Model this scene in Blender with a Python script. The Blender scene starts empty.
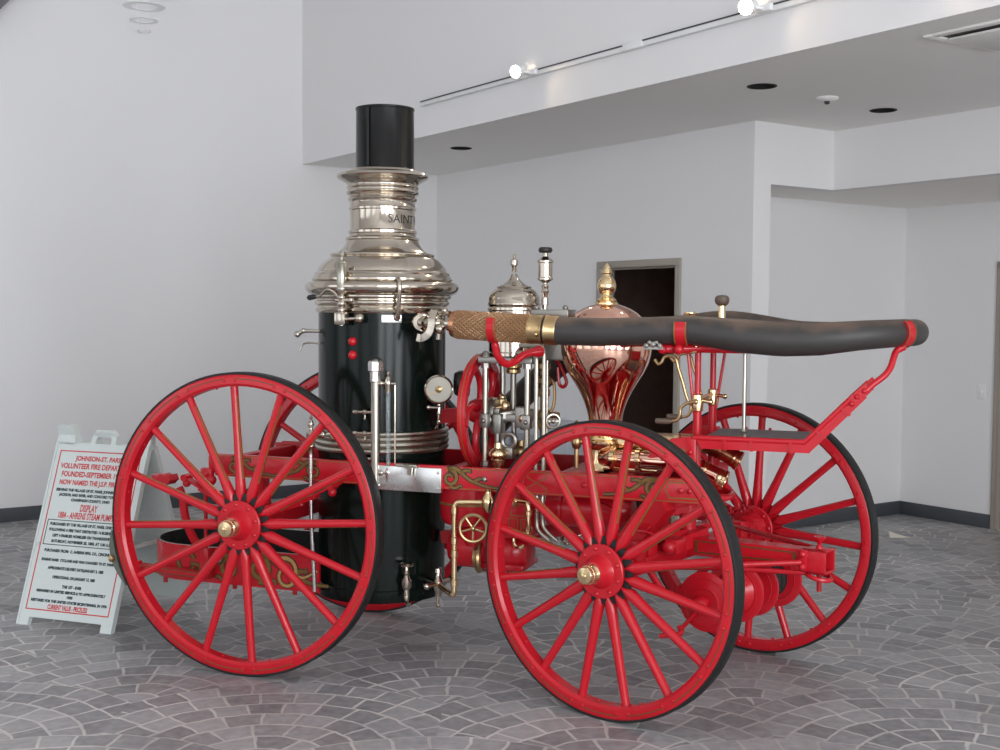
import bpy, bmesh, math, random
from mathutils import Vector, Matrix
random.seed(4)
PI = math.pi
C = bpy.context.scene.collection
sc = bpy.context.scene

# ------------------------------------------------------------------ camera
EYE = 1.722
cam_d = bpy.data.cameras.new('camera')
cam_d.sensor_width = 36.0
cam_d.lens = 36.0 * 1202.33 / 1000.0
cam_d.clip_start = 0.05
cam = bpy.data.objects.new('camera', cam_d)
C.objects.link(cam)
PITCH, ROLL = 0.0509, 0.0072
fw = Vector((0, math.cos(PITCH), -math.sin(PITCH)))
up0 = Vector((0, math.sin(PITCH), math.cos(PITCH)))
rt0 = Vector((1, 0, 0))
rt = rt0 * math.cos(ROLL) + up0 * math.sin(ROLL)
upv = up0 * math.cos(ROLL) - rt0 * math.sin(ROLL)
cm = Matrix((( rt.x, upv.x, -fw.x, 0), (rt.y, upv.y, -fw.y, 0), (rt.z, upv.z, -fw.z, EYE), (0, 0, 0, 1)))
cam.matrix_world = cm
sc.camera = cam

# ------------------------------------------------------------------ view, world, daylight
sc.view_settings.view_transform = 'Standard'
sc.view_settings.look = 'None'
sc.view_settings.gamma = 1.0
sc.view_settings.exposure = 0.27
sc.view_settings.use_curve_mapping = False
try:
    sc.cycles.use_denoising = True
    sc.cycles.max_bounces = 10
    sc.cycles.diffuse_bounces = 6
    sc.cycles.sample_clamp_indirect = 6.0
except Exception:
    pass
wd = bpy.data.worlds.new('sky')
sc.world = wd
wd.use_nodes = True
bg = wd.node_tree.nodes['Background']
bg.inputs[0].default_value = (0.86, 0.92, 1.0, 1)
bg.inputs[1].default_value = 1.1

PHI = -0.970345                       # direction of the room's long walls
VA = Vector((math.cos(PHI), math.sin(PHI), 0))
VB = Vector((-math.sin(PHI), math.cos(PHI), 0))
def W(a, b, z): return VA * a + VB * b + Vector((0, 0, z))

# daylight through the tall windows: (wall, centre, width, height, z, watts)
A_FAR, B_NEAR = 4.2, -4.6
WIN_A = [(-2.7, 2.4), (0.2, 2.4), (3.1, 2.4), (6.0, 1.9)]      # windows in the wall opposite wall_left (b centre, width)
WIN_B = [(-7.4, 2.6), (-4.0, 2.6), (-0.6, 2.6)]  # windows in the wall behind the camera (a centre, width)
def area(name, loc, aim, sx, sy, watts, col):
    l = bpy.data.lights.new(name, 'AREA'); l.shape = 'RECTANGLE'; l.size = sx; l.size_y = sy
    l.energy = watts; l.color = col
    o = bpy.data.objects.new(name, l); C.objects.link(o); o.location = loc
    o.rotation_euler = Vector(aim).to_track_quat('-Z', 'Z').to_euler()
    return o
DAY = (0.93, 0.96, 1.0)
for b, w in WIN_A:
    hi = 2.7 if b > 4.5 else 4.3
    area('daylight', W(A_FAR + 0.16, b, 0.25 + (hi - .25) / 2), -VA, w, hi - 0.25, (225 if b < 4.5 else 20), DAY)
for a, w in WIN_B:
    area('daylight', W(a, B_NEAR - 0.16, 2.4), VB, w, 3.8, 16, DAY)

# ------------------------------------------------------------------ materials
def nt(name):
    m = bpy.data.materials.new(name); m.use_nodes = True
    return m, m.node_tree, m.node_tree.nodes['Principled BSDF']
def mat(name, col, rough=0.5, metal=0.0, coat=0.0, noise=0.0, nscale=6.0, bump=0.0, bscale=60.0, emit=0.0, rvar=0.0, spec=None):
    m, t, b = nt(name)
    if spec is not None: b.inputs['Specular IOR Level'].default_value = spec
    b.inputs['Base Color'].default_value = (*col, 1)
    b.inputs['Roughness'].default_value = rough
    b.inputs['Metallic'].default_value = metal
    if coat: b.inputs['Coat Weight'].default_value = coat; b.inputs['Coat Roughness'].default_value = 0.06
    tc = t.nodes.new('ShaderNodeTexCoord')
    if noise or rvar:
        n = t.nodes.new('ShaderNodeTexNoise'); n.inputs['Scale'].default_value = nscale; n.inputs['Detail'].default_value = 5
        t.links.new(tc.outputs['Object'], n.inputs['Vector'])
        if noise:
            mx = t.nodes.new('ShaderNodeMix'); mx.data_type = 'RGBA'
            mx.inputs[6].default_value = (*[c * (1 - noise) for c in col], 1)
            mx.inputs[7].default_value = (*[min(1, c * (1 + noise)) for c in col], 1)
            t.links.new(n.outputs['Fac'], mx.inputs[0]); t.links.new(mx.outputs[2], b.inputs['Base Color'])
        if rvar:
            mr = t.nodes.new('ShaderNodeMapRange')
            mr.inputs[3].default_value = max(0.01, rough - rvar); mr.inputs[4].default_value = rough + rvar
            t.links.new(n.outputs['Fac'], mr.inputs[0]); t.links.new(mr.outputs[0], b.inputs['Roughness'])
    if bump:
        n2 = t.nodes.new('ShaderNodeTexNoise'); n2.inputs['Scale'].default_value = bscale; n2.inputs['Detail'].default_value = 3
        t.links.new(tc.outputs['Object'], n2.inputs['Vector'])
        bp = t.nodes.new('ShaderNodeBump'); bp.inputs['Strength'].default_value = bump; bp.inputs['Distance'].default_value = 0.002
        t.links.new(n2.outputs['Fac'], bp.inputs['Height']); t.links.new(bp.outputs['Normal'], b.inputs['Normal'])
    if emit:
        b.inputs['Emission Color'].default_value = (*col, 1); b.inputs['Emission Strength'].default_value = emit
    return m

M = {}
M['wall'] = mat('white_wall_paint', (0.765, 0.755, 0.752), 0.75, noise=0.015, nscale=2, bump=0.08, bscale=180)
M['ceil'] = mat('ceiling_paint', (0.84, 0.825, 0.795), 0.85, noise=0.02, nscale=3)
M['base'] = mat('grey_vinyl_base', (0.060, 0.066, 0.076), 0.5)
M['frame'] = mat('beige_door_frame', (0.34, 0.305, 0.255), 0.5, noise=0.05)
M['dark'] = mat('dark_room', (0.34, 0.235, 0.19), 0.6, noise=0.3, nscale=8)
M['woodoor'] = mat('oak_door', (0.30, 0.16, 0.055), 0.4, noise=0.25, nscale=14)
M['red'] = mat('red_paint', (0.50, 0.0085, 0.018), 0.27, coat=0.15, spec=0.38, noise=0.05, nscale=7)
M['reddk'] = mat('deep_red_paint', (0.38, 0.008, 0.014), 0.38, spec=0.35, noise=0.12, nscale=10)  # darker, rougher red for the far rail and lesser parts
M['gold'] = mat('gold_leaf_paint', (0.22, 0.125, 0.03), 0.42, metal=0.25, noise=0.2, nscale=30)
M['stripe'] = mat('dull_gold_stripe', (0.11, 0.055, 0.014), 0.45, noise=0.2, nscale=40)
M['blackline'] = mat('black_outline_paint', (0.015, 0.012, 0.010), 0.4)
M['black'] = mat('black_enamel', (0.0025, 0.006, 0.0045), 0.17, rvar=0.04, nscale=5, spec=0.20)
M['stack'] = mat('black_stack_enamel', (0.005, 0.005, 0.005), 0.22, spec=0.30)
M['bunker_black'] = mat('bunker_black', (0.006, 0.006, 0.006), 0.8)  # flat near-black for the bunker's inside and bottom
M['tyre'] = mat('black_rubber', (0.013, 0.013, 0.013), 0.55, noise=0.3, nscale=40, bump=0.2, spec=0.32)
M['core'] = mat('hub_core_black', (0.010, 0.008, 0.008), 0.6)
M['nickel'] = mat('polished_nickel', (0.53, 0.47, 0.395), 0.13, 1.0, rvar=0.05, nscale=9)
M['nickelsat'] = mat('satin_nickel', (0.47, 0.45, 0.385), 0.30, 1.0, rvar=0.08, nscale=12)
M['steel'] = mat('machined_steel', (0.32, 0.305, 0.28), 0.36, 1.0, noise=0.15, nscale=12)
M['plate'] = mat('silver_plate', (0.74, 0.74, 0.72), 0.27, 1.0, rvar=0.08, nscale=5)
M['brass'] = mat('polished_brass', (0.82, 0.62, 0.36), 0.17, 1.0, rvar=0.05, nscale=12)
M['brassold'] = mat('aged_brass', (0.50, 0.35, 0.18), 0.30, 1.0, noise=0.2, nscale=15)
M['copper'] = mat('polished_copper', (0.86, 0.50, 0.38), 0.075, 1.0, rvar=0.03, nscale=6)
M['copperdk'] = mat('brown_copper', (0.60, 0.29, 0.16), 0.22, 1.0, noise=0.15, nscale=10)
M['ivory'] = mat('white_dial', (0.36, 0.34, 0.29), 0.35, 0.6)
M['grip'] = mat('brown_grip', (0.11, 0.075, 0.055), 0.5)
M['greymat'] = mat('grey_foot_mat', (0.13, 0.125, 0.13), 0.55, noise=0.15, nscale=40, bump=0.3)
M['olive'] = mat('olive_grey_pad', (0.10, 0.105, 0.085), 0.6, noise=0.2)
M['plastic'] = mat('white_plastic', (0.58, 0.63, 0.61), 0.42, noise=0.03)
M['inkred'] = mat('red_print', (0.56, 0.05, 0.055), 0.6)
M['inkblk'] = mat('dark_print', (0.025, 0.05, 0.055), 0.6)
M['engrave'] = mat('dark_engraving', (0.03, 0.028, 0.025), 0.5)
M['white'] = mat('white_enamel', (0.78, 0.78, 0.77), 0.4)
M['trackdk'] = mat('dark_gap_and_sensor', (0.05, 0.04, 0.04), 0.5)
M['hole'] = mat('black_can', (0.010, 0.008, 0.008), 0.7)
M['bulb'] = mat('lit_bulb', (1.0, 0.83, 0.62), 0.5, emit=45.0)
M['cab'] = mat('pale_blue_grey_laminate', (0.48, 0.51, 0.55), 0.5)
M['cabdk'] = mat('grey_vent', (0.30, 0.32, 0.35), 0.5)
M['paper'] = mat('paper', (0.72, 0.68, 0.60), 0.8)
M['pale'] = mat('pale_ring', (0.93, 0.93, 0.93), 0.6)
M['beam'] = mat('grey_purple_beam', (0.15, 0.14, 0.15), 0.7)
# gauge glass
m, t, b = nt('gauge_glass')
b.inputs['Base Color'].default_value = (0.80, 0.86, 0.86, 1); b.inputs['Roughness'].default_value = 0.05
b.inputs['Transmission Weight'].default_value = 0.85; b.inputs['IOR'].default_value = 1.3
M['glass'] = m
# hose: dark canvas-covered rubber, worn brown along the top
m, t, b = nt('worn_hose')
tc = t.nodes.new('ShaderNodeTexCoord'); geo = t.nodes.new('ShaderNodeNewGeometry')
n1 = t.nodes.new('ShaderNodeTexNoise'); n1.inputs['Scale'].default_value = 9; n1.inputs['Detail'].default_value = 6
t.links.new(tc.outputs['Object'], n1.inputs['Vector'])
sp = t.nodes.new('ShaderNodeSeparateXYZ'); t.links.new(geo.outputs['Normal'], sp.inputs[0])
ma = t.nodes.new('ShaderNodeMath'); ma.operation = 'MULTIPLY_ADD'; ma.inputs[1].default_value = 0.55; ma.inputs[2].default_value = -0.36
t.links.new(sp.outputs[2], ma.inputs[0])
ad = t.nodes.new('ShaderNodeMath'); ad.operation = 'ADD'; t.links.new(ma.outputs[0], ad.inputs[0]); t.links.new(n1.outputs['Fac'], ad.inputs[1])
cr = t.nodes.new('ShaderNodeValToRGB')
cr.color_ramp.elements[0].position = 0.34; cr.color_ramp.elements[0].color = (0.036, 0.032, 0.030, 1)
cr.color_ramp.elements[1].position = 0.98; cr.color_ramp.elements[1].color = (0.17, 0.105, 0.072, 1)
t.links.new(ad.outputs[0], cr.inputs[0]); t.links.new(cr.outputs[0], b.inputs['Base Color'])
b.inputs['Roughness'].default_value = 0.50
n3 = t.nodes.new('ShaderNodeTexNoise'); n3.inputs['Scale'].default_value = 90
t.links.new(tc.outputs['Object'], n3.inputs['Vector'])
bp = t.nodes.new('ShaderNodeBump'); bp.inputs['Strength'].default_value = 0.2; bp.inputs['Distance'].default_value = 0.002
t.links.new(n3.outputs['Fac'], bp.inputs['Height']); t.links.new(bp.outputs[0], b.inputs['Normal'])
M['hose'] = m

# floor: stamped cobbles laid in overlapping fans
def floor_material():
    m, t, b = nt('fan_cobbles')
    L = t.links
    def val(x):
        return x
    def op(o, a, bb=None, cc=None):
        n = t.nodes.new('ShaderNodeMath'); n.operation = o
        for i, x in enumerate((a, bb, cc)):
            if x is None: continue
            if isinstance(x, (int, float)): n.inputs[i].default_value = x
            else: L.new(x, n.inputs[i])
        return n.outputs[0]
    g = t.nodes.new('ShaderNodeNewGeometry')
    wob = t.nodes.new('ShaderNodeTexNoise'); wob.inputs['Scale'].default_value = 5.0; wob.inputs['Detail'].default_value = 2
    L.new(g.outputs['Position'], wob.inputs['Vector'])
    s = t.nodes.new('ShaderNodeSeparateXYZ'); L.new(g.outputs['Position'], s.inputs[0])
    wc = t.nodes.new('ShaderNodeSeparateColor'); L.new(wob.outputs['Color'], wc.inputs[0])
    X = op('ADD', s.outputs[0], op('MULTIPLY', op('SUBTRACT', wc.outputs[0], 0.5), 0.05))
    Y = op('ADD', s.outputs[1], op('MULTIPLY', op('SUBTRACT', wc.outputs[1], 0.5), 0.05))
    Wd = 1.37; H = Wd / 2; R = Wd / math.sqrt(2); S = 0.139
    X = op('SUBTRACT', X, 1.81); Y = op('SUBTRACT', Y, 5.50 - R)
    j0 = op('FLOOR', op('DIVIDE', Y, H))
    def cand(k):
        j = op('ADD', j0, float(k))
        cy = op('MULTIPLY', j, H)
        par = op('MULTIPLY', op('FLOORED_MODULO', j, 2.0), Wd / 2)
        cx = op('ADD', op('MULTIPLY', op('ROUND', op('DIVIDE', op('SUBTRACT', X, par), Wd)), Wd), par)
        dx = op('SUBTRACT', X, cx); dy = op('SUBTRACT', Y, cy)
        r = op('SQRT', op('ADD', op('MULTIPLY', dx, dx), op('MULTIPLY', dy, dy)))
        th = op('ARCTAN2', dx, dy)
        ins = op('LESS_THAN', r, R)
        return r, th, ins, cx, cy
    a0, a1, a2 = cand(-1), cand(0), cand(1)
    def sel(f, x, y):           # f ? x : y
        return op('ADD', op('MULTIPLY', f, x), op('MULTIPLY', op('SUBTRACT', 1.0, f), y))
    def pick(i): return sel(a0[2], a0[i], sel(a1[2], a1[i], a2[i]))
    r, th, cx, cy = pick(0), pick(1), pick(3), pick(4)
    q = op('DIVIDE', op('SUBTRACT', R, r), S)
    ring = op('FLOOR', q); fr = op('SUBTRACT', q, ring)
    rm = op('MAXIMUM', op('SUBTRACT', R, op('MULTIPLY', op('ADD', ring, 0.5), S)), 0.05)
    wn = t.nodes.new('ShaderNodeTexWhiteNoise'); wn.noise_dimensions = '3D'
    cmb = t.nodes.new('ShaderNodeCombineXYZ'); L.new(ring, cmb.inputs[0]); L.new(cx, cmb.inputs[1]); L.new(cy, cmb.inputs[2])
    L.new(cmb.outputs[0], wn.inputs['Vector'])
    ta = op('ADD', op('MULTIPLY', th, op('DIVIDE', rm, 0.152)), wn.outputs['Value'])
    seg = op('FLOOR', ta); ft = op('SUBTRACT', ta, seg)
    e1 = op('MULTIPLY', op('MINIMUM', fr, op('SUBTRACT', 1.0, fr)), S)
    e2 = op('MULTIPLY', op('MINIMUM', ft, op('SUBTRACT', 1.0, ft)), 0.152)
    e3 = op('ABSOLUTE', op('SUBTRACT', R, r))
    e = op('MINIMUM', e1, e2)
    fine = t.nodes.new('ShaderNodeTexNoise'); fine.inputs['Scale'].default_value = 40; fine.inputs['Detail'].default_value = 4
    L.new(g.outputs['Position'], fine.inputs['Vector'])
    e = op('ADD', e, op('MULTIPLY', op('SUBTRACT', fine.outputs['Fac'], 0.5), 0.006))
    mr = t.nodes.new('ShaderNodeMapRange'); mr.interpolation_type = 'SMOOTHSTEP'
    mr.inputs[1].default_value = 0.0036; mr.inputs[2].default_value = 0.0090
    L.new(e, mr.inputs[0])
    stone = mr.outputs[0]
    fade = t.nodes.new('ShaderNodeTexNoise'); fade.inputs['Scale'].default_value = 2.2; fade.inputs['Detail'].default_value = 4
    L.new(g.outputs['Position'], fade.inputs['Vector'])
    fm = t.nodes.new('ShaderNodeMapRange'); fm.inputs[1].default_value = 0.38; fm.inputs[2].default_value = 0.66; fm.inputs[3].default_value = 0.40; fm.inputs[4].default_value = 0.0
    L.new(fade.outputs['Fac'], fm.inputs[0])
    stone = op('MAXIMUM', stone, fm.outputs[0])
    wn2 = t.nodes.new('ShaderNodeTexWhiteNoise'); wn2.noise_dimensions = '3D'
    cmb2 = t.nodes.new('ShaderNodeCombineXYZ')
    L.new(op('ADD', ring, op('MULTIPLY', cx, 3.7)), cmb2.inputs[0]); L.new(seg, cmb2.inputs[1]); L.new(cy, cmb2.inputs[2])
    L.new(cmb2.outputs[0], wn2.inputs['Vector'])
    big = t.nodes.new('ShaderNodeTexNoise'); big.inputs['Scale'].default_value = 1.3; big.inputs['Detail'].default_value = 5
    L.new(g.outputs['Position'], big.inputs['Vector'])
    streak = t.nodes.new('ShaderNodeTexNoise'); streak.inputs['Scale'].default_value = 22; streak.inputs['Detail'].default_value = 6
    L.new(g.outputs['Position'], streak.inputs['Vector'])
    mixv = op('ADD', op('MULTIPLY', wn2.outputs['Value'], 0.30), op('ADD', op('MULTIPLY', big.outputs['Fac'], 0.40), op('MULTIPLY', streak.outputs['Fac'], 0.55)))
    cr = t.nodes.new('ShaderNodeValToRGB')
    cr.color_ramp.elements[0].position = 0.30; cr.color_ramp.elements[0].color = (0.120, 0.120, 0.126, 1)
    cr.color_ramp.elements[1].position = 0.85; cr.color_ramp.elements[1].color = (0.41, 0.405, 0.41, 1)
    L.new(mixv, cr.inputs[0])
    gr = t.nodes.new('ShaderNodeValToRGB')
    gr.color_ramp.elements[0].position = 0.35; gr.color_ramp.elements[0].color = (0.40, 0.38, 0.365, 1)
    gr.color_ramp.elements[1].position = 0.65; gr.color_ramp.elements[1].color = (0.74, 0.70, 0.67, 1)
    L.new(big.outputs['Fac'], gr.inputs[0])
    mx = t.nodes.new('ShaderNodeMix'); mx.data_type = 'RGBA'
    L.new(stone, mx.inputs[0]); L.new(gr.outputs[0], mx.inputs[6]); L.new(cr.outputs[0], mx.inputs[7])
    L.new(mx.outputs[2], b.inputs['Base Color'])
    rr = t.nodes.new('ShaderNodeMapRange'); rr.inputs[3].default_value = 0.34; rr.inputs[4].default_value = 0.55
    L.new(streak.outputs['Fac'], rr.inputs[0]); L.new(rr.outputs[0], b.inputs['Roughness'])
    bp = t.nodes.new('ShaderNodeBump'); bp.inputs['Strength'].default_value = 0.35; bp.inputs['Distance'].default_value = 0.004
    L.new(op('ADD', stone, op('MULTIPLY', streak.outputs['Fac'], 0.6)), bp.inputs['Height']); L.new(bp.outputs[0], b.inputs['Normal'])
    return m
M['floor'] = floor_material()

# ------------------------------------------------------------------ mesh helpers
def basis(d):
    d = Vector(d).normalized()
    h = Vector((0, 0, 1)) if abs(d.z) < 0.9 else Vector((1, 0, 0))
    u = d.cross(h).normalized()
    return u, d.cross(u).normalized(), d
class MB:
    def __init__(s, X=None): s.v, s.f, s.m, s.X = [], [], [], X
    def add(s, vs, fs, m=0):
        o = len(s.v)
        s.v += [(s.X @ Vector(p)) if s.X is not None else Vector(p) for p in vs]
        s.f += [tuple(i + o for i in f) for f in fs]; s.m += [m] * len(fs)
        return s
    def box(s, lo, hi, m=0, bev=0.0, rot=None):
        lo, hi = Vector(lo), Vector(hi); c = (lo + hi) / 2; d = hi - lo
        bm = bmesh.new(); bmesh.ops.create_cube(bm, size=1)
        for v in bm.verts: v.co = Vector((v.co.x * d.x, v.co.y * d.y, v.co.z * d.z))
        if bev: bmesh.ops.bevel(bm, geom=bm.edges[:], offset=bev, segments=2, affect='EDGES', profile=0.5)
        bm.verts.index_update()
        vs = [((rot @ v.co) if rot else v.co) + c for v in bm.verts]
        s.add(vs, [[v.index for v in f.verts] for f in bm.faces], m); bm.free()
        return s
    def bar(s, p0, p1, w, h, m=0, side=None, bev=0.0, w1=None, h1=None):
        # rectangular bar from p0 to p1; w measured along 'side', h across it
        p0, p1 = Vector(p0), Vector(p1); d = (p1 - p0).normalized()
        sd = Vector(side) if side else Vector((0, 1, 0)); sd = (sd - d * sd.dot(d)).normalized(); n = d.cross(sd)
        w1 = w if w1 is None else w1; h1 = h if h1 is None else h1
        vs = []
        for p, a, b_ in ((p0, w, h), (p1, w1, h1)):
            for x, y in ((-1, -1), (1, -1), (1, 1), (-1, 1)): vs.append(p + sd * a / 2 * x + n * b_ / 2 * y)
        return s.add(vs, [(0, 1, 2, 3), (7, 6, 5, 4), (0, 4, 5, 1), (1, 5, 6, 2), (2, 6, 7, 3), (3, 7, 4, 0)], m)
    def tube(s, pts, r, seg=10, m=0, closed=False, caps=True, flat=1.0, updir=None):
        pts = [Vector(p) for p in pts]; n = len(pts)
        rs = r if isinstance(r, (list, tuple)) else [r] * n
        vs, fs = [], []
        t0 = None
        for i, p in enumerate(pts):
            if closed: t_ = (pts[(i + 1) % n] - pts[i - 1]).normalized()
            else: t_ = (pts[min(i + 1, n - 1)] - pts[max(i - 1, 0)]).normalized()
            if i == 0:
                if updir: u = Vector(updir); u = (u - t_ * u.dot(t_)).normalized()
                else: u = basis(t_)[0]
            else:
                ax = t0.cross(t_)
                if ax.length > 1e-7: u = Matrix.Rotation(t0.angle(t_), 3, ax) @ u
                u = (u - t_ * u.dot(t_)).normalized()
            w = t_.cross(u); t0 = t_
            for k in range(seg):
                a = 2 * PI * k / seg
                vs.append(p + (u * math.cos(a) + w * math.sin(a) * flat) * rs[i])
        for i in range(n if closed else n - 1):
            for k in range(seg):
                a, b_ = i * seg + k, i * seg + (k + 1) % seg
                j = (i + 1) % n
                fs.append((a, b_, j * seg + (k + 1) % seg, j * seg + k))
        if caps and not closed:
            fs.append(tuple(range(seg - 1, -1, -1))); fs.append(tuple((n - 1) * seg + k for k in range(seg)))
        return s.add(vs, fs, m)
    def cyl(s, p0, p1, r0, r1=None, seg=16, m=0):
        return s.tube([p0, p1], [r0, r0 if r1 is None else r1], seg, m)
    def lathe(s, prof, c=(0, 0, 0), d=(0, 0, 1), seg=32, m=0, caps=True, mats=None):
        # prof: (radius, distance along d)
        u, w, d = basis(d); c = Vector(c); vs, fs, ms = [], [], []
        for r, z in prof:
            for k in range(seg):
                a = 2 * PI * k / seg; vs.append(c + d * z + (u * math.cos(a) + w * math.sin(a)) * max(r, 1e-5))
        for i in range(len(prof) - 1):
            for k in range(seg):
                k2 = (k + 1) % seg
                fs.append((i * seg + k, i * seg + k2, (i + 1) * seg + k2, (i + 1) * seg + k)); ms.append(mats[i] if mats else m)
        if caps:
            if prof[0][0] > 1e-4: fs.append(tuple(range(seg - 1, -1, -1))); ms.append(ms[0])
            if prof[-1][0] > 1e-4: fs.append(tuple((len(prof) - 1) * seg + k for k in range(seg))); ms.append(ms[-1])
        o = len(s.m); s.add(vs, fs, m); s.m[o:] = ms
        return s
    def ball(s, c, r, m=0, seg=16, sq=1.0, d=(0, 0, 1)):
        n = seg // 2
        return s.lathe([(r * math.sin(PI * i / n), -r * sq * math.cos(PI * i / n)) for i in range(n + 1)], c, d, seg, m, caps=False)
    def ring(s, c, R, r, d=(0, 0, 1), seg=32, m=0, tseg=8):
        u, w, d = basis(d); c = Vector(c)
        return s.tube([c + (u * math.cos(2 * PI * k / seg) + w * math.sin(2 * PI * k / seg)) * R for k in range(seg)], r, tseg, m, closed=True)
    def prism(s, poly, to3, th, m=0):
        # poly: 2D outline; to3(x, y, h) with h in 0..th
        n = len(poly)
        vs = [to3(x, y, 0) for x, y in poly] + [to3(x, y, th) for x, y in poly]
        fs = [tuple(range(n - 1, -1, -1)), tuple(range(n, 2 * n))] + [(i, (i + 1) % n, n + (i + 1) % n, n + i) for i in range(n)]
        return s.add(vs, fs, m)
    def ribbon(s, pts, wid, to3, h, m=0, base=-0.002):
        # painted strip following 2D points on a surface given by to3(x, y, height)
        n = len(pts); ws = wid if isinstance(wid, (list, tuple)) else [wid] * n
        vs, fs = [], []
        for i, (x, y) in enumerate(pts):
            x0, y0 = pts[max(i - 1, 0)]; x1, y1 = pts[min(i + 1, n - 1)]
            l = math.hypot(x1 - x0, y1 - y0) or 1; nx, ny = -(y1 - y0) / l, (x1 - x0) / l
            for sgn in (-1, 1): vs.append(to3(x + nx * sgn * ws[i] / 2, y + ny * sgn * ws[i] / 2, h))
            for sgn in (-1, 1): vs.append(to3(x + nx * sgn * ws[i] / 2, y + ny * sgn * ws[i] / 2, base))
        for i in range(n - 1):
            a, b_ = 4 * i, 4 * i + 4
            fs += [(a, a + 1, b_ + 1, b_), (a, b_, b_ + 2, a + 2), (a + 1, a + 3, b_ + 3, b_ + 1)]
        fs += [(0, 2, 3, 1), (4 * n - 4, 4 * n - 3, 4 * n - 1, 4 * n - 2)]
        return s.add(vs, fs, m)
    def mesh(s, name, mats, sharp=38):
        me = bpy.data.meshes.new(name)
        me.from_pydata([tuple(v) for v in s.v], [], s.f)
        for mm in (mats if isinstance(mats, (list, tuple)) else [mats]): me.materials.append(M[mm])
        me.polygons.foreach_set('material_index', s.m)
        bm = bmesh.new(); bm.from_mesh(me); bmesh.ops.recalc_face_normals(bm, faces=bm.faces[:]); bm.to_mesh(me); bm.free()
        me.polygons.foreach_set('use_smooth', [True] * len(me.polygons))
        me.set_sharp_from_angle(angle=math.radians(sharp)); me.update()
        return me
def put(name, me, parent=None, loc=(0, 0, 0), rot=(0, 0, 0)):
    o = bpy.data.objects.new(name, me); C.objects.link(o); o.location = loc; o.rotation_euler = rot
    if parent: o.parent = parent
    return o
def obj(name, mb, mats, parent=None, label=None, loc=(0, 0, 0), rot=(0, 0, 0), sharp=38):
    o = put(name, mb.mesh(name, mats, sharp), parent, loc, rot)
    if label: o['label'] = label
    return o
def thing(name, label, cat, loc=(0, 0, 0), rz=0.0, group=None):
    o = bpy.data.objects.new(name, None); C.objects.link(o); o.location = loc; o.rotation_euler = (0, 0, rz)
    o['label'] = label; o['category'] = cat
    if group: o['group'] = group
    o.empty_display_size = 0.1
    return o
def tag(o, label, cat, group=None):
    o['label'] = label; o['category'] = cat
    if group: o['group'] = group
    return o
def spline(pts, n=8, closed=False):
    pts = [Vector(p) for p in pts]; out = []
    N = len(pts)
    for i in range(N if closed else N - 1):
        p0 = pts[(i - 1) % N] if closed else pts[max(i - 1, 0)]
        p1, p2 = pts[i], pts[(i + 1) % N]
        p3 = pts[(i + 2) % N] if closed else pts[min(i + 2, N - 1)]
        for k in range(n):
            u = k / n
            out.append(0.5 * ((2 * p1) + (p2 - p0) * u + (2 * p0 - 5 * p1 + 4 * p2 - p3) * u * u + (3 * p1 - p0 - 3 * p2 + p3) * u ** 3))
    if not closed: out.append(pts[-1])
    return out
def interp(tab, x):
    for (x0, y0), (x1, y1) in zip(tab, tab[1:]):
        if x <= x1: return y0 + (y1 - y0) * max(0, (x - x0)) / (x1 - x0)
    return tab[-1][1]
def text_mb(body, size, extr=0.0, align='CENTER', sx=1.0, bold=0.0, shear=0.0):
    cu = bpy.data.curves.new('lettering', 'FONT'); cu.body = body; cu.size = size; cu.extrude = extr
    cu.align_x = align; cu.offset = bold; cu.resolution_u = 3; cu.shear = shear
    o = bpy.data.objects.new('lettering', cu); C.objects.link(o)
    dg = bpy.context.evaluated_depsgraph_get(); me = bpy.data.meshes.new_from_object(o.evaluated_get(dg))
    vs = [Vector((v.co.x * sx, v.co.y, v.co.z)) for v in me.vertices]; fs = [tuple(p.vertices) for p in me.polygons]
    bpy.data.objects.remove(o); bpy.data.curves.remove(cu); bpy.data.meshes.remove(me)
    return vs, fs

# ------------------------------------------------------------------ the room
def AB(name, mb, mats, kind='structure', parent=None):
    o = obj(name, mb, mats, parent, rot=(0, 0, PHI))
    if kind and not parent: o['kind'] = kind
    return o
AL, BS, BD, ZS, ZT = -10.28, 4.81, 6.265, 3.087, 6.2
AP, BH, AR, BR, ZH = -6.012, 7.10, -6.645, 8.80, 2.655
fl = MB().box((AL - .2, B_NEAR - .2, -0.1), (A_FAR + .2, BR + .2, 0.0))
AB('floor', fl, 'floor')
AB('wall_left', MB().box((AL - .15, B_NEAR - .2, 0), (AL, BD + .2, ZT)), 'wall')
# wall with the doorway; its end is the bright pier
D0, D1, DZ = -7.70, -6.765, 2.128
wb = MB()
wb.box((AL - .15, BD, 0), (D0, BD + .12, ZS)).box((D1, BD, 0), (AP - .3, BD + .12, ZS)).box((D0, BD, DZ), (D1, BD + .12, ZS)).box((AP - .3, BD, 0), (AP, BD + .172, ZS))
AB('wall_back', wb, 'wall')
wal = MB().box((AP - .12, BD + .172, ZH), (AP, BH, ZS)).box((AP - .12, BH, ZH), (A_FAR, BH + .12, ZS))
AB('trim_1', wal, 'wall')                                   # header over the alcove
wa = MB().box((AR - .12, BD + .2, 0), (AR, BR + .15, ZH + .1)).box((AR, BR, 0), (A_FAR, BR + .15, ZH + .1))
AB('wall_alcove', wa, 'wall')
AB('ceiling_alcove', MB().box((AR, BD + .2, ZH), (AP - .12, BR, ZH + .08)).box((AP - .12, BH + .12, ZH), (A_FAR, BR, ZH + .08)), 'ceil')
AB('wall_upper', MB().box((AL, BS, ZS + .001), (A_FAR, BS + .15, ZT)), 'wall')
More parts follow.
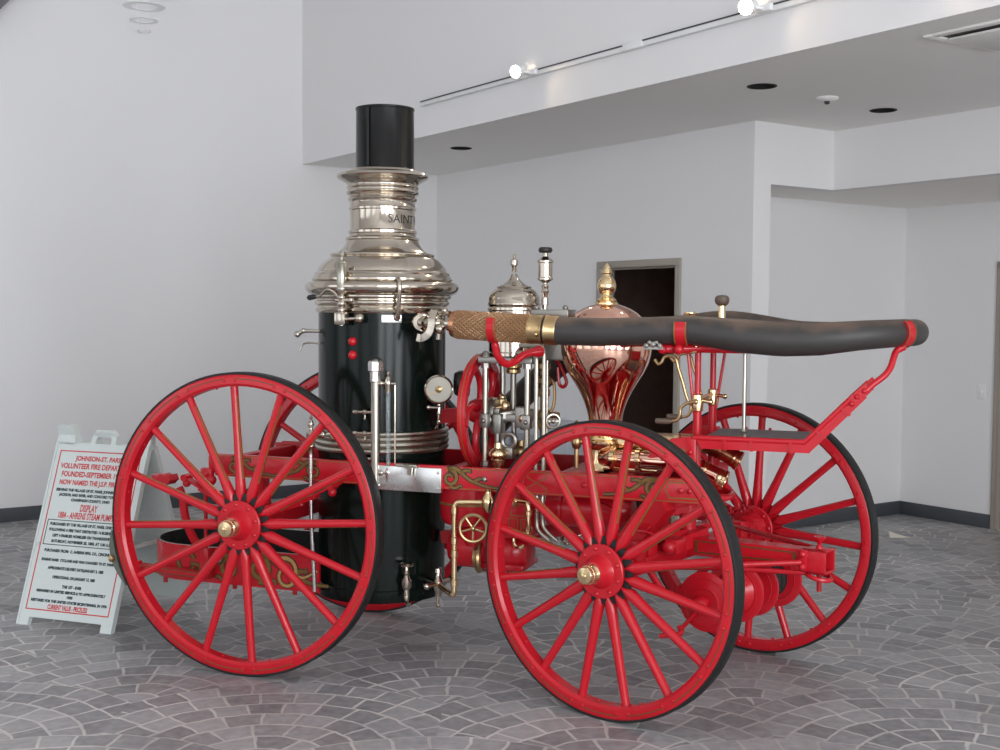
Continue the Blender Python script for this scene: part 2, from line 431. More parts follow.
# soffit ceiling with the three round can holes
cans = [(-8.455, 5.385), (-5.097, 5.366), (-5.208, 6.628)]
bm = bmesh.new()
def loop(pts):
    vs = [bm.verts.new(p) for p in pts]
    return [bm.edges.new((vs[i], vs[(i + 1) % len(vs)])) for i in range(len(vs))]
ed = loop([(AL, BS, ZS), (A_FAR, BS, ZS), (A_FAR, BH + .1, ZS), (AL, BH + .1, ZS)])
for a, b_ in cans: ed += loop([(a + .079 * math.cos(k * PI / 12), b_ + .079 * math.sin(k * PI / 12), ZS) for k in range(24)])
bmesh.ops.triangle_fill(bm, use_beauty=True, use_dissolve=False, edges=ed)
me = bpy.data.meshes.new('ceiling'); bm.to_mesh(me); bm.free(); me.materials.append(M['ceil'])
o = put('ceiling', me, None, rot=(0, 0, PHI)); o['kind'] = 'structure'
AB('ceiling_upper', MB().box((AL - .15, B_NEAR - .2, ZT), (A_FAR + .2, BS + .15, ZT + .1)), 'wall')
AB('ceiling_slab', MB().box((AL, BS + .15, ZS + .2), (A_FAR, BH + .1, ZS + .3)), 'ceil')
# the two window walls behind the photographer
def window_wall(name, along, wins, u0, u1, at, zlo, zhi, wins_hi):
    mb = MB(); fr = []
    def bx(m_, p0, p1, z0, z1, t0=0.0, t1=0.15):
        if along == 'b': m_.box((at + t0, p0, z0), (at + t1, p1, z1))
        else: m_.box((p0, at - t1, z0), (p1, at - t0, z1))
    x = u0
    for (c, w), hi in zip(wins, wins_hi):
        bx(mb, x, c - w / 2, 0, ZT); bx(mb, c - w / 2, c + w / 2, 0, zlo); bx(mb, c - w / 2, c + w / 2, hi, ZT); x = c + w / 2
    bx(mb, x, u1, 0, ZT)
    AB(name, mb, 'wall')
    for i, ((c, w), hi) in enumerate(zip(wins, wins_hi)):
        f = MB()
        for e in (-w / 2, w / 2): bx(f, c + e - .03, c + e + .03, zlo, hi, 0.02, 0.09)
        for z in (zlo + .03, zlo + 1.9, hi - .03): bx(f, c - w / 2, c + w / 2, z - .03, z + .03, 0.02, 0.09)
        window_wall.n += 1
        AB('window_%d' % window_wall.n, f, 'frame')
window_wall.n = 0
window_wall('wall_right', 'b', WIN_A, B_NEAR, BR, A_FAR, 0.25, 4.3, [4.3, 4.3, 4.3, 2.7])
window_wall('wall_front', 'a', WIN_B, AL, A_FAR, B_NEAR, 0.5, 4.3, [4.3, 4.3, 4.3])
# baseboards
AB('baseboard_left', MB().box((AL, B_NEAR, 0), (AL + .012, BD, .115), bev=.003), 'base')
AB('baseboard_back', MB().box((AL, BD - .012, 0), (D0 - .05, BD, .115), bev=.003).box((D1 + .05, BD - .012, 0), (AP + .012, BD, .115), bev=.003)
   .box((AP, BD - .012, 0), (AP + .012, BD + .172, .115), bev=.003), 'base')
AB('baseboard_alcove', MB().box((AR, BD + .2, 0), (AR + .012, BR, .115), bev=.003).box((AR, BR - .012, 0), (-5.755, BR, .115), bev=.003), 'base')
# doorway with its steel frame and the dark room beyond
df = MB()
fw_, ft = 0.055, 0.02
for s0, s1 in ((D0 - .03, D0 + .025), (D1 - .025, D1 + .03)):
    df.box((s0, BD - ft, 0), (s1, BD + .13, DZ - .03), bev=.004)
df.box((D0 - .03, BD - ft, DZ - .03), (D1 + .03, BD + .13, DZ + .025), bev=.004)
df.box((D0 + .025, BD + .06, 0), (D0 + .036, BD + .09, DZ - .03)); df.box((D1 - .036, BD + .06, 0), (D1 - .025, BD + .09, DZ - .03)); df.box((D0 + .02, BD + .06, DZ - .043), (D1 - .02, BD + .09, DZ - .03))
AB('door_1', df, 'frame')
cl = MB()
for lo, hi in (((-9.3, BD + .12, 0), (-9.2, 8.9, 2.7)), ((AR - .2, BD + .12, 0), (AR - .12, 8.9, 2.7)), ((-9.3, 8.8, 0), (AR - .12, 8.9, 2.7)),
               ((-9.3, BD + .12, 2.6), (AR - .12, 8.9, 2.7)), ((-9.3, BD + .121, 0), (D0 - .03, BD + .14, 2.7)), ((-9.3, BD + .131, 0.001), (AR - .12, 8.9, 0.012))): cl.box(lo, hi)
cl.box((-9.2, 8.74, .75), (AR - .2, 8.8, .80)).box((-8.7, 8.72, .80), (-8.55, 8.8, .98)).box((-8.4, 8.72, .80), (-8.25, 8.8, .98))
AB('wall_store', cl, 'dark')
# wooden door at the right edge
d2 = MB().box((-5.700, BR - .03, 0.01), (-5.670, BR + .0, 2.16), 0).box((-5.755, BR - .02, 0), (-5.700, BR, 2.16), 0, bev=.003)
d2.box((-5.670, BR - .012, 0.012), (-4.80, BR, 2.12), 1).box((-4.80, BR - .02, 0), (-4.74, BR, 2.16), 0).box((-5.755, BR - .02, 2.12), (-4.74, BR, 2.17), 0)
d2.cyl((-5.645, BR - .022, 1.0), (-5.645, BR - .022, .88), .012, m=2)
AB('door_2', d2, ['frame', 'woodoor', 'steel'])
# dark rafter corner at the top left
AB('trim_2', MB().bar((AL + .06, 3.905, 6.20), (AL + .06, -1.49, 0), .12, .14, side=(1, 0, 0)), 'beam')

# ------------------------------------------------------------------ ceiling fittings and small things of the room
def onab(a, b_, z): return W(a, b_, z)
for i, (a, b_) in enumerate(cans):
    t_ = thing('recessed_downlight', ['black recessed ceiling downlight just right of the smokestack', 'black recessed ceiling downlight left of the round white detector',
               'black recessed ceiling downlight right of the round white detector'][i], 'ceiling light', onab(a, b_, ZS), PHI, 'recessed downlights in the low ceiling')
    obj('can', MB().lathe([(.078, .001), (.078, .13), (.03, .15), (.0, .15)], caps=False), 'hole', t_)
    obj('trim_ring', MB().lathe([(.078, .004), (.078, -.004), (.086, -.005), (.090, -.001)], caps=False), 'hole', t_)
t_ = thing('smoke_detector', 'round white detector with dark centre between two black downlights', 'smoke detector', onab(-5.12, 5.97, ZS), PHI)
obj('base_plate', MB().lathe([(.0, .0), (.070, .0), (.072, -.006), (.062, -.016), (.040, -.024), (.0, -.024)], caps=False), 'ceil', t_)
obj('sensor', MB().lathe([(.018, -.023), (.016, -.036), (.010, -.042), (.0, -.043)], caps=False), 'trackdk', t_)
t_ = thing('ceiling_vent', 'square pale air vent with dark slots in the low ceiling', 'vent', onab(-3.43, 5.31, ZS), PHI)
obj('frame', MB().box((-.30, -.28, -.012), (-.25, .28, 0), bev=.003).box((.25, -.28, -.012), (.30, .28, 0), bev=.003).box((-.25, -.28, -.012), (.25, -.23, 0), bev=.003).box((-.25, .23, -.012), (.25, .28, 0), bev=.003), 'ceil', t_)
obj('dark_gap', MB().box((-.25, -.23, -.003), (.25, .23, 0)), 'trackdk', t_)
obj('diffuser_panel', MB().box((-.235, -.165, -.020), (.235, .225, -.008), bev=.003), 'ceil', t_)
# light track on the upper wall
t_ = thing('light_track', 'long thin white lighting track along the upper wall edge', 'track', onab(-8.106, BS, 3.335), PHI)
obj('rail', MB().box((0, -.03, -.016), (7.5, 0, .016), bev=.002), 'white', t_)
obj('dark_gap', MB().box((.01, -.033, .012), (7.49, -.002, .021)), 'trackdk', t_)  # dark strip painted in for the shadow above the rail
obj('connector', MB().box((2.42, -.036, -.018), (2.60, 0, .022), bev=.003), 'white', t_)
for i, (a, lab) in enumerate([(-6.64, 'lit track spotlight on the upper wall, nearest the smokestack'), (-4.55, 'lit track spotlight on the upper wall, above the long hose'),
                              (-3.60, 'lit track spotlight at the top edge of the picture')]):
    dl = Vector((0.30, -0.92, -0.28)) if i < 2 else Vector((.3, -.9, -.4))
    t_ = thing('track_spotlight', lab, 'spotlight', onab(a, BS - .05, 3.335), PHI, 'spotlights on the track')
    mb = MB().box((-.015, -.012, -.016), (.085, .017, .02), bev=.004); mb.cyl((.035, -.01, 0), (.01, -.06, .005), .010)
    obj('bracket', mb, 'white', t_)
    c = Vector((0, -.075, .008)); d_ = dl.normalized()
    obj('lamp_head', MB().lathe([(.014, -.05), (.028, -.045), (.034, 0), (.044, .045), (.041, .046), (.03, .0)], c, d_, caps=False), 'white', t_)
    obj('bulb', MB().lathe([(.0, .0), (.039, .028), (.038, .044), (.026, .056), (.0, .062)], c, d_, caps=False), 'bulb', t_)
    l = bpy.data.lights.new('spot', 'SPOT'); l.energy = 60; l.color = (1.0, 0.80, 0.58); l.spot_size = 1.6; l.spot_blend = 0.7; l.shadow_soft_size = 0.03
    lo = bpy.data.objects.new('spot_beam', l); C.objects.link(lo); lo.location = c + d_ * .07; lo.rotation_euler = d_.to_track_quat('-Z', 'Y').to_euler(); lo.parent = t_
    # warm spill that the half-open head throws onto the wall beside it
    l2 = bpy.data.lights.new('spill', 'SPOT'); l2.energy = 1.1; l2.color = (1.0, 0.74, 0.48); l2.spot_size = 1.25; l2.spot_blend = 0.7; l2.shadow_soft_size = 0.05
    lo2 = bpy.data.objects.new('spill_beam', l2); C.objects.link(lo2); lo2.location = (.05, -.13, -.02)
    lo2.rotation_euler = Vector((.36, .20, -.20)).to_track_quat('-Z', 'Y').to_euler(); lo2.parent = t_
# faint pale tiered rings against the left wall
t_ = thing('ring_mobile', 'faint pale hanging tier of rings high on the left white wall', 'ceiling ornament', onab(AL + .16, 3.29, 3.985), PHI)
for z, r in ((.08, .060), (.17, .115), (.285, .17), (.40, .24)):
    obj('ring', MB().lathe([(r * .62, -.002), (r, -.002), (r, .002), (r * .62, .002), (r * .62, -.002)], (0, 0, z), caps=False, seg=40), 'pale', t_)
mb = MB()
for k in range(3):
    a = k * 2 * PI / 3; mb.cyl((.05 * math.cos(a), .05 * math.sin(a), .08), (.14 * math.cos(a), .14 * math.sin(a), 2.3), .0012, seg=5)
obj('wire', mb, 'pale', t_)
# light switch, cabinet, scrap
t_ = thing('light_switch', 'pale wall switch plate beside the wooden door', 'light switch', onab(-5.872, BR, 1.11), PHI)
obj('plate', MB().box((-.036, -.007, -.06), (.036, 0, .06), bev=.003), 'white', t_)
obj('toggle', MB().box((-.006, -.018, -.008), (.006, -.005, .016), bev=.002), 'pale', t_)
t_ = thing('low_cabinet', 'pale blue grey low cabinet against the wall left of the dark doorway', 'cabinet', onab(-8.25, 6.10, 0), PHI)
obj('body', MB().box((-.55, -.14, .06), (.52, .15, .79), bev=.004).box((-.53, -.11, 0), (.50, .14, .06)), 'cab', t_)
obj('top', MB().box((-.57, -.16, .79), (.54, .16, .82), bev=.004), 'cab', t_)
mb = MB().box((-.30, -.150, .42), (.12, -.138, .70), bev=.003)
for k in range(9): mb.box((-.28, -.155, .44 + k * .028), (.10, -.149, .455 + k * .028))
obj('vent_panel', mb, 'cabdk', t_)
mb = MB().add([(-.07, -.05, 0.002), (.10, -.03, 0.002), (-.05, .08, 0.002), (-.04, .07, .035), (.02, 0, .018)], [(0, 1, 4), (1, 2, 4), (2, 3, 4), (3, 0, 4), (0, 2, 1), (0, 3, 2)])
tag(obj('paper_scrap', mb, 'paper', loc=(3.114, 9.33, 0)), 'small white scrap of paper lying on the floor near the alcove wall', 'paper')
# ------------------------------------------------------------------ the steam fire engine
# own frame: x towards the front of the engine, y to its far side, z up; origin on the floor under the rear axle
TH, ST = -0.344352, -0.335215
ENG = thing('steam_fire_engine', 'red, black and nickel horse-drawn steam fire engine with copper air chamber', 'fire engine', (-0.9867, 6.2662, 0), TH)
R1, R2, T1, T2, WB, WR = 0.7203, 0.6383, 1.3935, 1.4417, 1.9886, 0.0711
def E(name, mb, mats, parent=None, label=None, sharp=38): return obj(name, mb, mats, parent or ENG, label, sharp=sharp)
MF = Matrix.Translation((WB, 0, 0)) @ Matrix.Rotation(ST, 4, 'Z')       # steered front carriage

# ---- wheels: axis along y, outer face towards -y
def wheel_meshes(R):
    ro = R - .0103; ri = ro - .056; w = WR
    ty = MB().lathe([(ro - .001, -w / 2), (R - .003, -w / 2), (R, -w / 2 + .004), (R, w / 2 - .004), (R - .003, w / 2), (ro - .001, w / 2), (ro - .001, -w / 2)], d=(0, 1, 0), seg=96, caps=False)
    f = MB().lathe([(ro, -w / 2 + .003), (ro - .006, -w / 2 - .001), (ri + .012, -w / 2 - .001), (ri, -w / 2 + .010), (ri, w / 2 - .010), (ri + .012, w / 2 + .001), (ro - .006, w / 2 + .001), (ro, w / 2 - .003)], d=(0, 1, 0), seg=96, caps=False)
    n = 16; rm = (ro + ri) / 2 + .001; fy = -w / 2 - .001
    def on(x, y, h, s=-1): return (x, (fy if s < 0 else -fy) + s * h, y)
    for k in range(n):
        a = 2 * PI * k / n; da = .030 / rm
        for s in (-1, 1):
            for q in (-1, 1):
                f.ball((rm * math.cos(a + q * da), s * (w / 2 + .001), rm * math.sin(a + q * da)), .0085, 0, 8, d=(0, 1, 0), sq=.7)
        # dark gold line on the rim between the bolts
        a0, a1 = a + da * 1.25, a + 2 * PI / n - da * 1.25
        r2 = rm + .006
        f.ribbon([(r2 * math.cos(a0 + (a1 - a0) * i / 8), r2 * math.sin(a0 + (a1 - a0) * i / 8)) for i in range(9)], .0042, on, .0007, 1)
        for q0, q1 in ((a0, .014), (a1, -.014)):
            f.ribbon([(r2 * math.cos(q0), r2 * math.sin(q0)), ((rm + .014) * math.cos(q0 - q1 * .9), (rm + .014) * math.sin(q0 - q1 * .9))], .0042, on, .0007, 1)
            f.ribbon([(r2 * math.cos(q0), r2 * math.sin(q0)), ((rm - .008) * math.cos(q0 - q1 * .9), (rm - .008) * math.sin(q0 - q1 * .9))], .0042, on, .0007, 1)
        f.ball((ri * math.cos(a + PI / n * .75), 0, ri * math.sin(a + PI / n * .75)), .007, 0, 8)
    sp = MB()
    prof = [(.085, .006, .020), (.116, .0085, .024), (.132, .0175, .025), (.150, .0265, .025), (.190, .0250, .0230), (.26, .0215, .0215), (.45, .0188, .0188), (ri - .02, .0185, .0185), (ri + .004, .0195, .0195)]
    vs, fs, sg = [], [], 14
    for r, hw, hd in prof:
        for k in range(sg):
            q = 2 * PI * k / sg; vs.append((r, math.cos(q) * hd * -1, math.sin(q) * hw))
    for i in range(len(prof) - 1):
        for k in range(sg): fs.append((i * sg + k, i * sg + (k + 1) % sg, (i + 1) * sg + (k + 1) % sg, (i + 1) * sg + k))
    fs += [tuple(range(sg)), tuple((len(prof) - 1) * sg + k for k in range(sg))]
    sp.add(vs, fs)
    # gold stripe along one side of the spoke
    st, k0 = [], 0
    for r in [.215, .26, .35, .45, ri - .05]:
        hw = interp([(p[0], p[1]) for p in prof], r); hd = interp([(p[0], p[2]) for p in prof], r)
        for q in (0.95, 1.35): st.append((r, -math.cos(-q) * (hd + .0008), math.sin(-q) * (hw + .0008)))
    sp.add(st, [(2 * i, 2 * i + 1, 2 * i + 3, 2 * i + 2) for i in range(4)], 1)
    hub = MB()
    y0 = -w / 2
    hub.lathe([(.0, y0 - .012), (.05, y0 - .012), (.112, y0 - .010), (.116, y0 - .006), (.116, y0 + .004), (.10, y0 + .006), (.0, y0 + .006)], d=(0, 1, 0), seg=40, caps=False)
    hub.lathe([(.075, y0 - .010), (.066, y0 - .022), (.058, y0 - .04), (.048, y0 - .064), (.040, y0 - .067), (.0, y0 - .067)], d=(0, 1, 0), seg=32, caps=False)
    hub.lathe([(.0, -y0 + .012), (.112, -y0 + .010), (.116, -y0 + .005), (.116, -y0 - .004), (.0, -y0 - .006)], d=(0, 1, 0), seg=40, caps=False)
    hub.lathe([(.085, -y0 + .010), (.075, -y0 + .03), (.070, -y0 + .07), (.055, -y0 + .075), (.052, -y0 + .11), (.0, -y0 + .11)], d=(0, 1, 0), seg=32, caps=False)
    for k in range(9):
        a = 2 * PI * k / 9 + .2
        for s in (-1, 1): hub.ball((.097 * math.cos(a), s * (w / 2 + .011),   .097 * math.sin(a)), .0105, 0, 10, d=(0, 1, 0), sq=.8)
    core = MB().lathe([(.0, -.023), (.147, -.013), (.147, -.006), (.0, .004)], d=(0, 1, 0), seg=48, caps=False, mats=[0, 0, 1])
    cap = MB()
    pr = [(.044, y0 - .088), (.044, y0 - .094)]
    for i in range(4): pr += [(.0405, y0 - .096 - i * .007), (.0425, y0 - .099 - i * .007)]
    pr += [(.041, y0 - .124), (.040, y0 - .132), (.037, y0 - .134), (.0375, y0 - .150), (.034, y0 - .155), (.012, y0 - .158), (.011, y0 - .164), (.0, y0 - .166)]
    pr = [(r_, y_ + .030) for r_, y_ in pr]
    cap.lathe(pr, d=(0, 1, 0), seg=32, caps=False)
    return dict(rim=f.mesh('wheel', ['red', 'stripe']), tyre=ty.mesh('tyre', 'tyre'), spoke=sp.mesh('spoke', ['red', 'gold']), hub=hub.mesh('hub', 'red'),
                core=core.mesh('hub_core', ['core', 'red']), cap=cap.mesh('hub_cap', 'brass'))
def wheel(ms, loc, rz, phase, lab):
    w = put('wheel', ms['rim'], ENG, loc, (0, 0, rz)); w['label'] = lab
    # turn of the wheel on its axle
    w.rotation_euler = (Matrix.Rotation(rz, 3, 'Z') @ Matrix.Rotation(-phase, 3, 'Y')).to_euler()
    put('tyre', ms['tyre'], w); put('hub', ms['hub'], w); put('hub_core', ms['core'], w)
    c = put('hub_cap', ms['cap'], w); c['label'] = 'brass hub cap'
    for k in range(16): put('spoke', ms['spoke'], w, rot=(0, 2 * PI * k / 16, 0))
    return w
ms1, ms2 = wheel_meshes(R1), wheel_meshes(R2)
hy = T1 / 2 - WR / 2
wheel(ms1, (0, -hy, R1), 0, math.radians(4.0), 'near rear wheel, the largest, in front of the sign')
wheel(ms1, (0, hy, R1), PI, math.radians(9), 'far rear wheel, partly hidden by the boiler')
hy2 = T2 / 2 - WR / 2
p = MF @ Vector((0, -hy2, R2)); wheel(ms2, p, ST, math.radians(11.25), 'near front wheel')
p = MF @ Vector((0, hy2, R2)); wheel(ms2, p, PI + ST, math.radians(3.0), 'far front wheel under the footboard')
E('rear_axle', MB().cyl((0, -.60, R1), (0, .60, R1), .034).box((-.045, -.52, R1 - .045), (.045, .52, R1 + .03), bev=.006), 'reddk')

# ---- boiler
BX = Vector((0.41, 0, 0)); RB = 0.322
def onb(deg, z, r=RB): a = math.radians(deg); return BX + Vector((r * math.cos(a), r * math.sin(a), z))
boiler = E('boiler', MB().lathe([(.0, .30), (.300, .30), (RB, .306), (RB, 1.735), (.0, 1.735)], BX, seg=72, caps=False), 'black', sharp=30)
mb = MB()
for z0 in range(7): mb.ball(onb(-44, .47 + z0 * .075, RB + .001), .007, 0, 8)
for k in range(24): mb.ball(onb(k * 15 + 4, .335, RB + .001), .008, 0, 8)
E('rivet_row', mb, 'black', boiler)
mb = MB()
mb.lathe([(RB + .004, .303), (RB + .006, .31), (RB + .006, .36), (RB, .365)], BX, seg=72, caps=False)
E('skirt_band', mb, 'black', boiler)
mb = MB()
for z, r in ((1.048, .014), (1.078, .016), (1.106, .014), (1.130, .013)): mb.ring(BX + Vector((0, 0, z)), RB + .006, r, seg=72, tseg=8)
E('jacket_band', mb, 'nickelsat', boiler)
dome = [(.300, 1.722), (.329, 1.722), (.335, 1.730), (.336, 1.742), (.329, 1.748), (.328, 1.756), (.336, 1.760), (.342, 1.770), (.340, 1.780), (.334, 1.784), (.334, 1.790), (.346, 1.793), (.351, 1.800), (.349, 1.808), (.356, 1.812),
        (.374, 1.820), (.384, 1.832), (.389, 1.848), (.386, 1.862), (.377, 1.872), (.362, 1.877), (.352, 1.877), (.349, 1.881), (.356, 1.885), (.356, 1.892), (.349, 1.896), (.347, 1.906), (.341, 1.912), (.342, 1.918), (.336, 1.925), (.328, 1.928), (.327, 1.935),
        (.318, 1.952), (.305, 1.969), (.290, 1.984), (.275, 1.995), (.264, 2.001), (.262, 2.005), (.267, 2.010), (.264, 2.017), (.254, 2.019), (.248, 2.017), (.232, 2.024), (.214, 2.036), (.199, 2.052), (.188, 2.070), (.182, 2.085), (.187, 2.090), (.186, 2.098), (.178, 2.101),
        (.170, 2.106), (.167, 2.118), (.173, 2.123), (.173, 2.134), (.165, 2.139), (.1635, 2.142), (.1635, 2.236), (.170, 2.240), (.171, 2.249), (.165, 2.254), (.164, 2.280), (.173, 2.286), (.175, 2.297), (.167, 2.303), (.166, 2.310),
        (.178, 2.316), (.184, 2.326), (.178, 2.336), (.177, 2.342), (.183, 2.350), (.178, 2.360), (.180, 2.368), (.190, 2.378), (.208, 2.388), (.226, 2.397), (.232, 2.406), (.228, 2.417), (.212, 2.425), (.190, 2.429), (.165, 2.431), (.160, 2.442), (.150, 2.446)]
E('boiler_dome', MB().lathe(dome, BX, seg=80, caps=False), 'nickel', sharp=50)
# lettering engraved round the neck
mb = MB(); ang0 = math.radians(2)
vs, fs = text_mb('SAINT PARIS', .060)
def wrap(v, zc, r): return BX + Vector((r * math.cos(ang0 + v.x / r), r * math.sin(ang0 + v.x / r), zc + v.y))
mb.add([wrap(v, 2.168 + .10 * v.x * v.x, .1645) for v in vs], fs)
E('engraved_lettering', mb, 'engrave', [c for c in ENG.children if c.name.startswith('boiler_dome')][0])
st = E('smokestack', MB().lathe([(.150, 2.440), (.147, 2.450), (.146, 2.738), (.149, 2.741), (.149, 2.750), (.140, 2.752), (.138, 2.735), (.138, 2.46), (.0, 2.458)], BX + Vector((.010, .005, 0)), seg=56, caps=False), 'stack')
E('stack_seam', MB().bar(onb(-94, 2.452, .1475), onb(-94, 2.737, .1475), .012, .004, side=(1, 0, 0)), 'stack', st)
# pressure gauges
def dial(name, c, d, r, parent):
    c, d = Vector(c), Vector(d).normalized()
    g = E(name, MB().lathe([(.0, -.045), (r * .8, -.045), (r * .95, -.035), (r * .97, -.01), (r * 1.08, -.004), (r * 1.08, .006), (r * .98, .010), (r * .92, .004), (r * .92, 0)], c, d, 36, caps=False), 'nickel', parent)
    E('dial_face', MB().lathe([(r * .93, .0), (0, .001)], c, d, 32, caps=False), 'ivory', g)
    u, w, d = basis(d)
    mb = MB().lathe([(r * .26, .001), (r * .26, .005), (r * .12, .010), (.0, .011)], c, d, 16, caps=False)
    mb.bar(c + d * .003 - u * r * .3, c + d * .003 + (u * .75 + w * .35) * r * .9, r * .07, .002, side=w)
    for k in range(0):
        a = k * PI / 6; q = u * math.cos(a) + w * math.sin(a); mb.bar(c + d * .002 + q * r * .75, c + d * .002 + q * r * .86, r * .03, .001, side=w)
    E('needle', mb, 'brassold', g)
    return g
g = dial('pressure_gauge', (.792, -.165, 1.352), (.24, -.97, 0), .066, ENG)
mb = MB().tube(spline([(.792, -.15, 1.29), (.79, -.16, 1.24), (.785, -.155, 1.20), (.77, -.14, 1.165), (.73, -.10, 1.16)], 5), .0085, 8)
for z in (1.275, 1.235, 1.195): mb.ball((.79, -.157, z), .014, 0, 10)
mb.cyl((.735, -.16, 1.262), (.79, -.157, 1.262), .007).ball((.735, -.16, 1.262), .013, 0, 10)
E('gauge_pipe', mb, 'nickel', g)
g2 = E('rear_gauge', MB().lathe([(.0, -.03), (.055, -.03), (.066, -.01), (.068, .01), (.055, .03), (.0, .03)], (.842, .0, 1.372), (.85, .5, 0), 32, caps=False), 'blackline')
E('bezel', MB().ring((.867, .015, 1.372), .062, .009, (.85, .5, 0)), 'nickel', g2)
E('gauge_bracket', MB().bar((.70, .02, 1.20), (.86, .02, 1.22), .05, .07).cyl((.842, 0, 1.31), (.842, 0, 1.22), .012), 'reddk', g2)
# water column, gauge glass and try cocks
wc = E('water_column', MB().cyl((.541, -.352, .90), (.541, -.352, 1.45), .0225, seg=18), 'nickelsat')
mb = MB().lathe([(.024, 1.39), (.028, 1.395), (.028, 1.44), (.038, 1.445), (.038, 1.485), (.034, 1.492), (.024, 1.50), (.008, 1.506), (.0, 1.506)], (.541, -.352, 0), seg=8, caps=False)
E('cap_nut', mb, 'plate', wc, sharp=20)
def cock(mb, p, d, l=.07, s=1.0):
    p, d = Vector(p), Vector(d).normalized()
    mb.lathe([(.008 * s, 0), (.008 * s, l * .25), (.014 * s, l * .3), (.014 * s, l * .45), (.008 * s, l * .5), (.007 * s, l * .75), (.012 * s, l * .8), (.011 * s, l), (.0, l + .004)], p, d, 12, caps=False)
    q = p + d * l * .38; mb.cyl(q, q + Vector((0, 0, -.03 * s)), .005 * s).ball(q + Vector((0, 0, -.032 * s)), .007 * s, 0, 8)
for z in (1.245, 1.143, 1.02):
    mb = MB(); cock(mb, (.525, -.356, z), (-1, -.12, 0), .095); E('try_cock', mb, 'nickel', wc)
mb = MB()
mb.cyl((.541, -.352, 1.385), (.60, -.345, 1.385), .010).ball((.57, -.349, 1.385), .015, 0, 10)
mb.cyl((.541, -.352, .955), (.60, -.345, .955), .012).ball((.57, -.349, .955), .018, 0, 10)
for z in (1.385, .955): mb.lathe([(.0, -.045), (.013, -.042), (.015, -.01), (.018, 0), (.015, .012), (.012, .03), (.006, .036), (.009, .046), (.004, .058), (.0, .06)], (.605, -.345, z), seg=12, caps=False)
mb.cyl((.638, -.338, .95), (.638, -.338, 1.385), .0045, seg=8).cyl((.605, -.345, 1.385), (.645, -.338, 1.385), .007).cyl((.605, -.345, .955), (.645, -.338, .955), .007)
gg = E('gauge_glass_mount', mb, 'nickel', wc)
E('gauge_glass', MB().cyl((.605, -.345, .96), (.605, -.345, 1.37), .0105, seg=14), 'glass', wc)
# injector whistle on the left of the dome
ij = Vector((.37, -.372, 0))
mb = MB().lathe([(.0, 1.79), (.010, 1.79), (.010, 1.81), (.024, 1.828), (.026, 1.838), (.0225, 1.845), (.0225, 1.955), (.026, 1.96), (.024, 1.966), (.010, 1.975), (.008, 1.988), (.014, 1.998), (.012, 2.010), (.004, 2.02), (.0, 2.03)], ij, seg=20, caps=False)
wh = E('steam_whistle', mb, 'nickelsat')
mb = MB().box(ij + Vector((-.030, -.026, 1.662)), ij + Vector((.030, .026, 1.725)), bev=.008)
mb.cyl(ij + Vector((0, 0, 1.66)), ij + Vector((0, 0, 1.80)), .012)
for z, r in ((1.735, .020), (1.765, .022), (1.795, .018), (1.82, .016)): mb.ball(ij + Vector((0, 0, z)), r, 0, 12)
mb.cyl(ij + Vector((.02, 0, 1.69)), ij + Vector((.085, .0, 1.695)), .009).ball(ij + Vector((.095, .0, 1.695)), .024, 0, 12).cyl(ij + Vector((.0, 0, 1.69)), ij + Vector((.02, .07, 1.69)), .012)
mb.cyl(ij + Vector((-.03, 0, 1.782)), ij + Vector((.045, 0, 1.782)), .010).ball(ij + Vector((.05, 0, 1.782)), .015, 0, 10)
E('whistle_body', mb, 'nickel', wh)
E('whistle_lever', MB().tube(spline([ij + Vector((-.01, -.005, 1.785)), ij + Vector((-.03, -.01, 1.815)), ij + Vector((-.06, -.02, 1.832)), ij + Vector((-.085, -.02, 1.822)), ij + Vector((-.105, -.02, 1.802)), ij + Vector((-.13, -.02, 1.797))], 4), .0065, 8), 'nickel', wh)
E('lever_grip', MB().tube([ij + Vector((-.125, -.02, 1.797)), ij + Vector((-.14, -.02, 1.797)), ij + Vector((-.165, -.02, 1.793)), ij + Vector((-.175, -.02, 1.792))], [.008, .013, .013, .006], 10), 'core', wh)
mb = MB().tube([(.16, -.20, 1.628), (.075, -.215, 1.63), (.05, -.22, 1.615)], [.008, .011, .013], 10).ball((.045, -.222, 1.612), .017, 0, 10).ball((.075, -.215, 1.63), .014, 0, 10)
mb.tube(spline([(.17, -.20, 1.565), (.12, -.215, 1.57), (.08, -.22, 1.565), (.06, -.225, 1.53)], 4), .005, 8)
E('boiler_handle', mb, 'nickelsat', boiler)
mb = MB()
for z in (1.583, 1.517): mb.lathe([(.022, -.004), (.022, .006), (.017, .016), (.008, .021), (.0, .022)], onb(-91, z, RB), (0, -1, 0), 12, caps=False)
E('red_stud', mb, 'red', boiler, 'red stud')
# clamp handle over the dome edge
mb = MB().tube(spline([onb(-53, 1.70, .335), onb(-53, 1.71, .365), onb(-53, 1.76, .385), onb(-53, 1.83, .405), onb(-53, 1.87, .400), onb(-53, 1.885, .372)], 5), .011, 10)
mb.ball(onb(-53, 1.70, .345), .018, 0, 10).ball(onb(-53, 1.885, .372), .013, 0, 10)
cl_ = E('dome_clamp', mb, 'nickel')
E('clamp_plate', MB(Matrix.Translation(onb(-57, 1.694, RB + .006)) @ Matrix.Rotation(math.radians(-57 + 90), 4, 'Z')).box((-.05, -.005, -.02), (.05, .005, .02), 0, .003), 'plate', cl_)
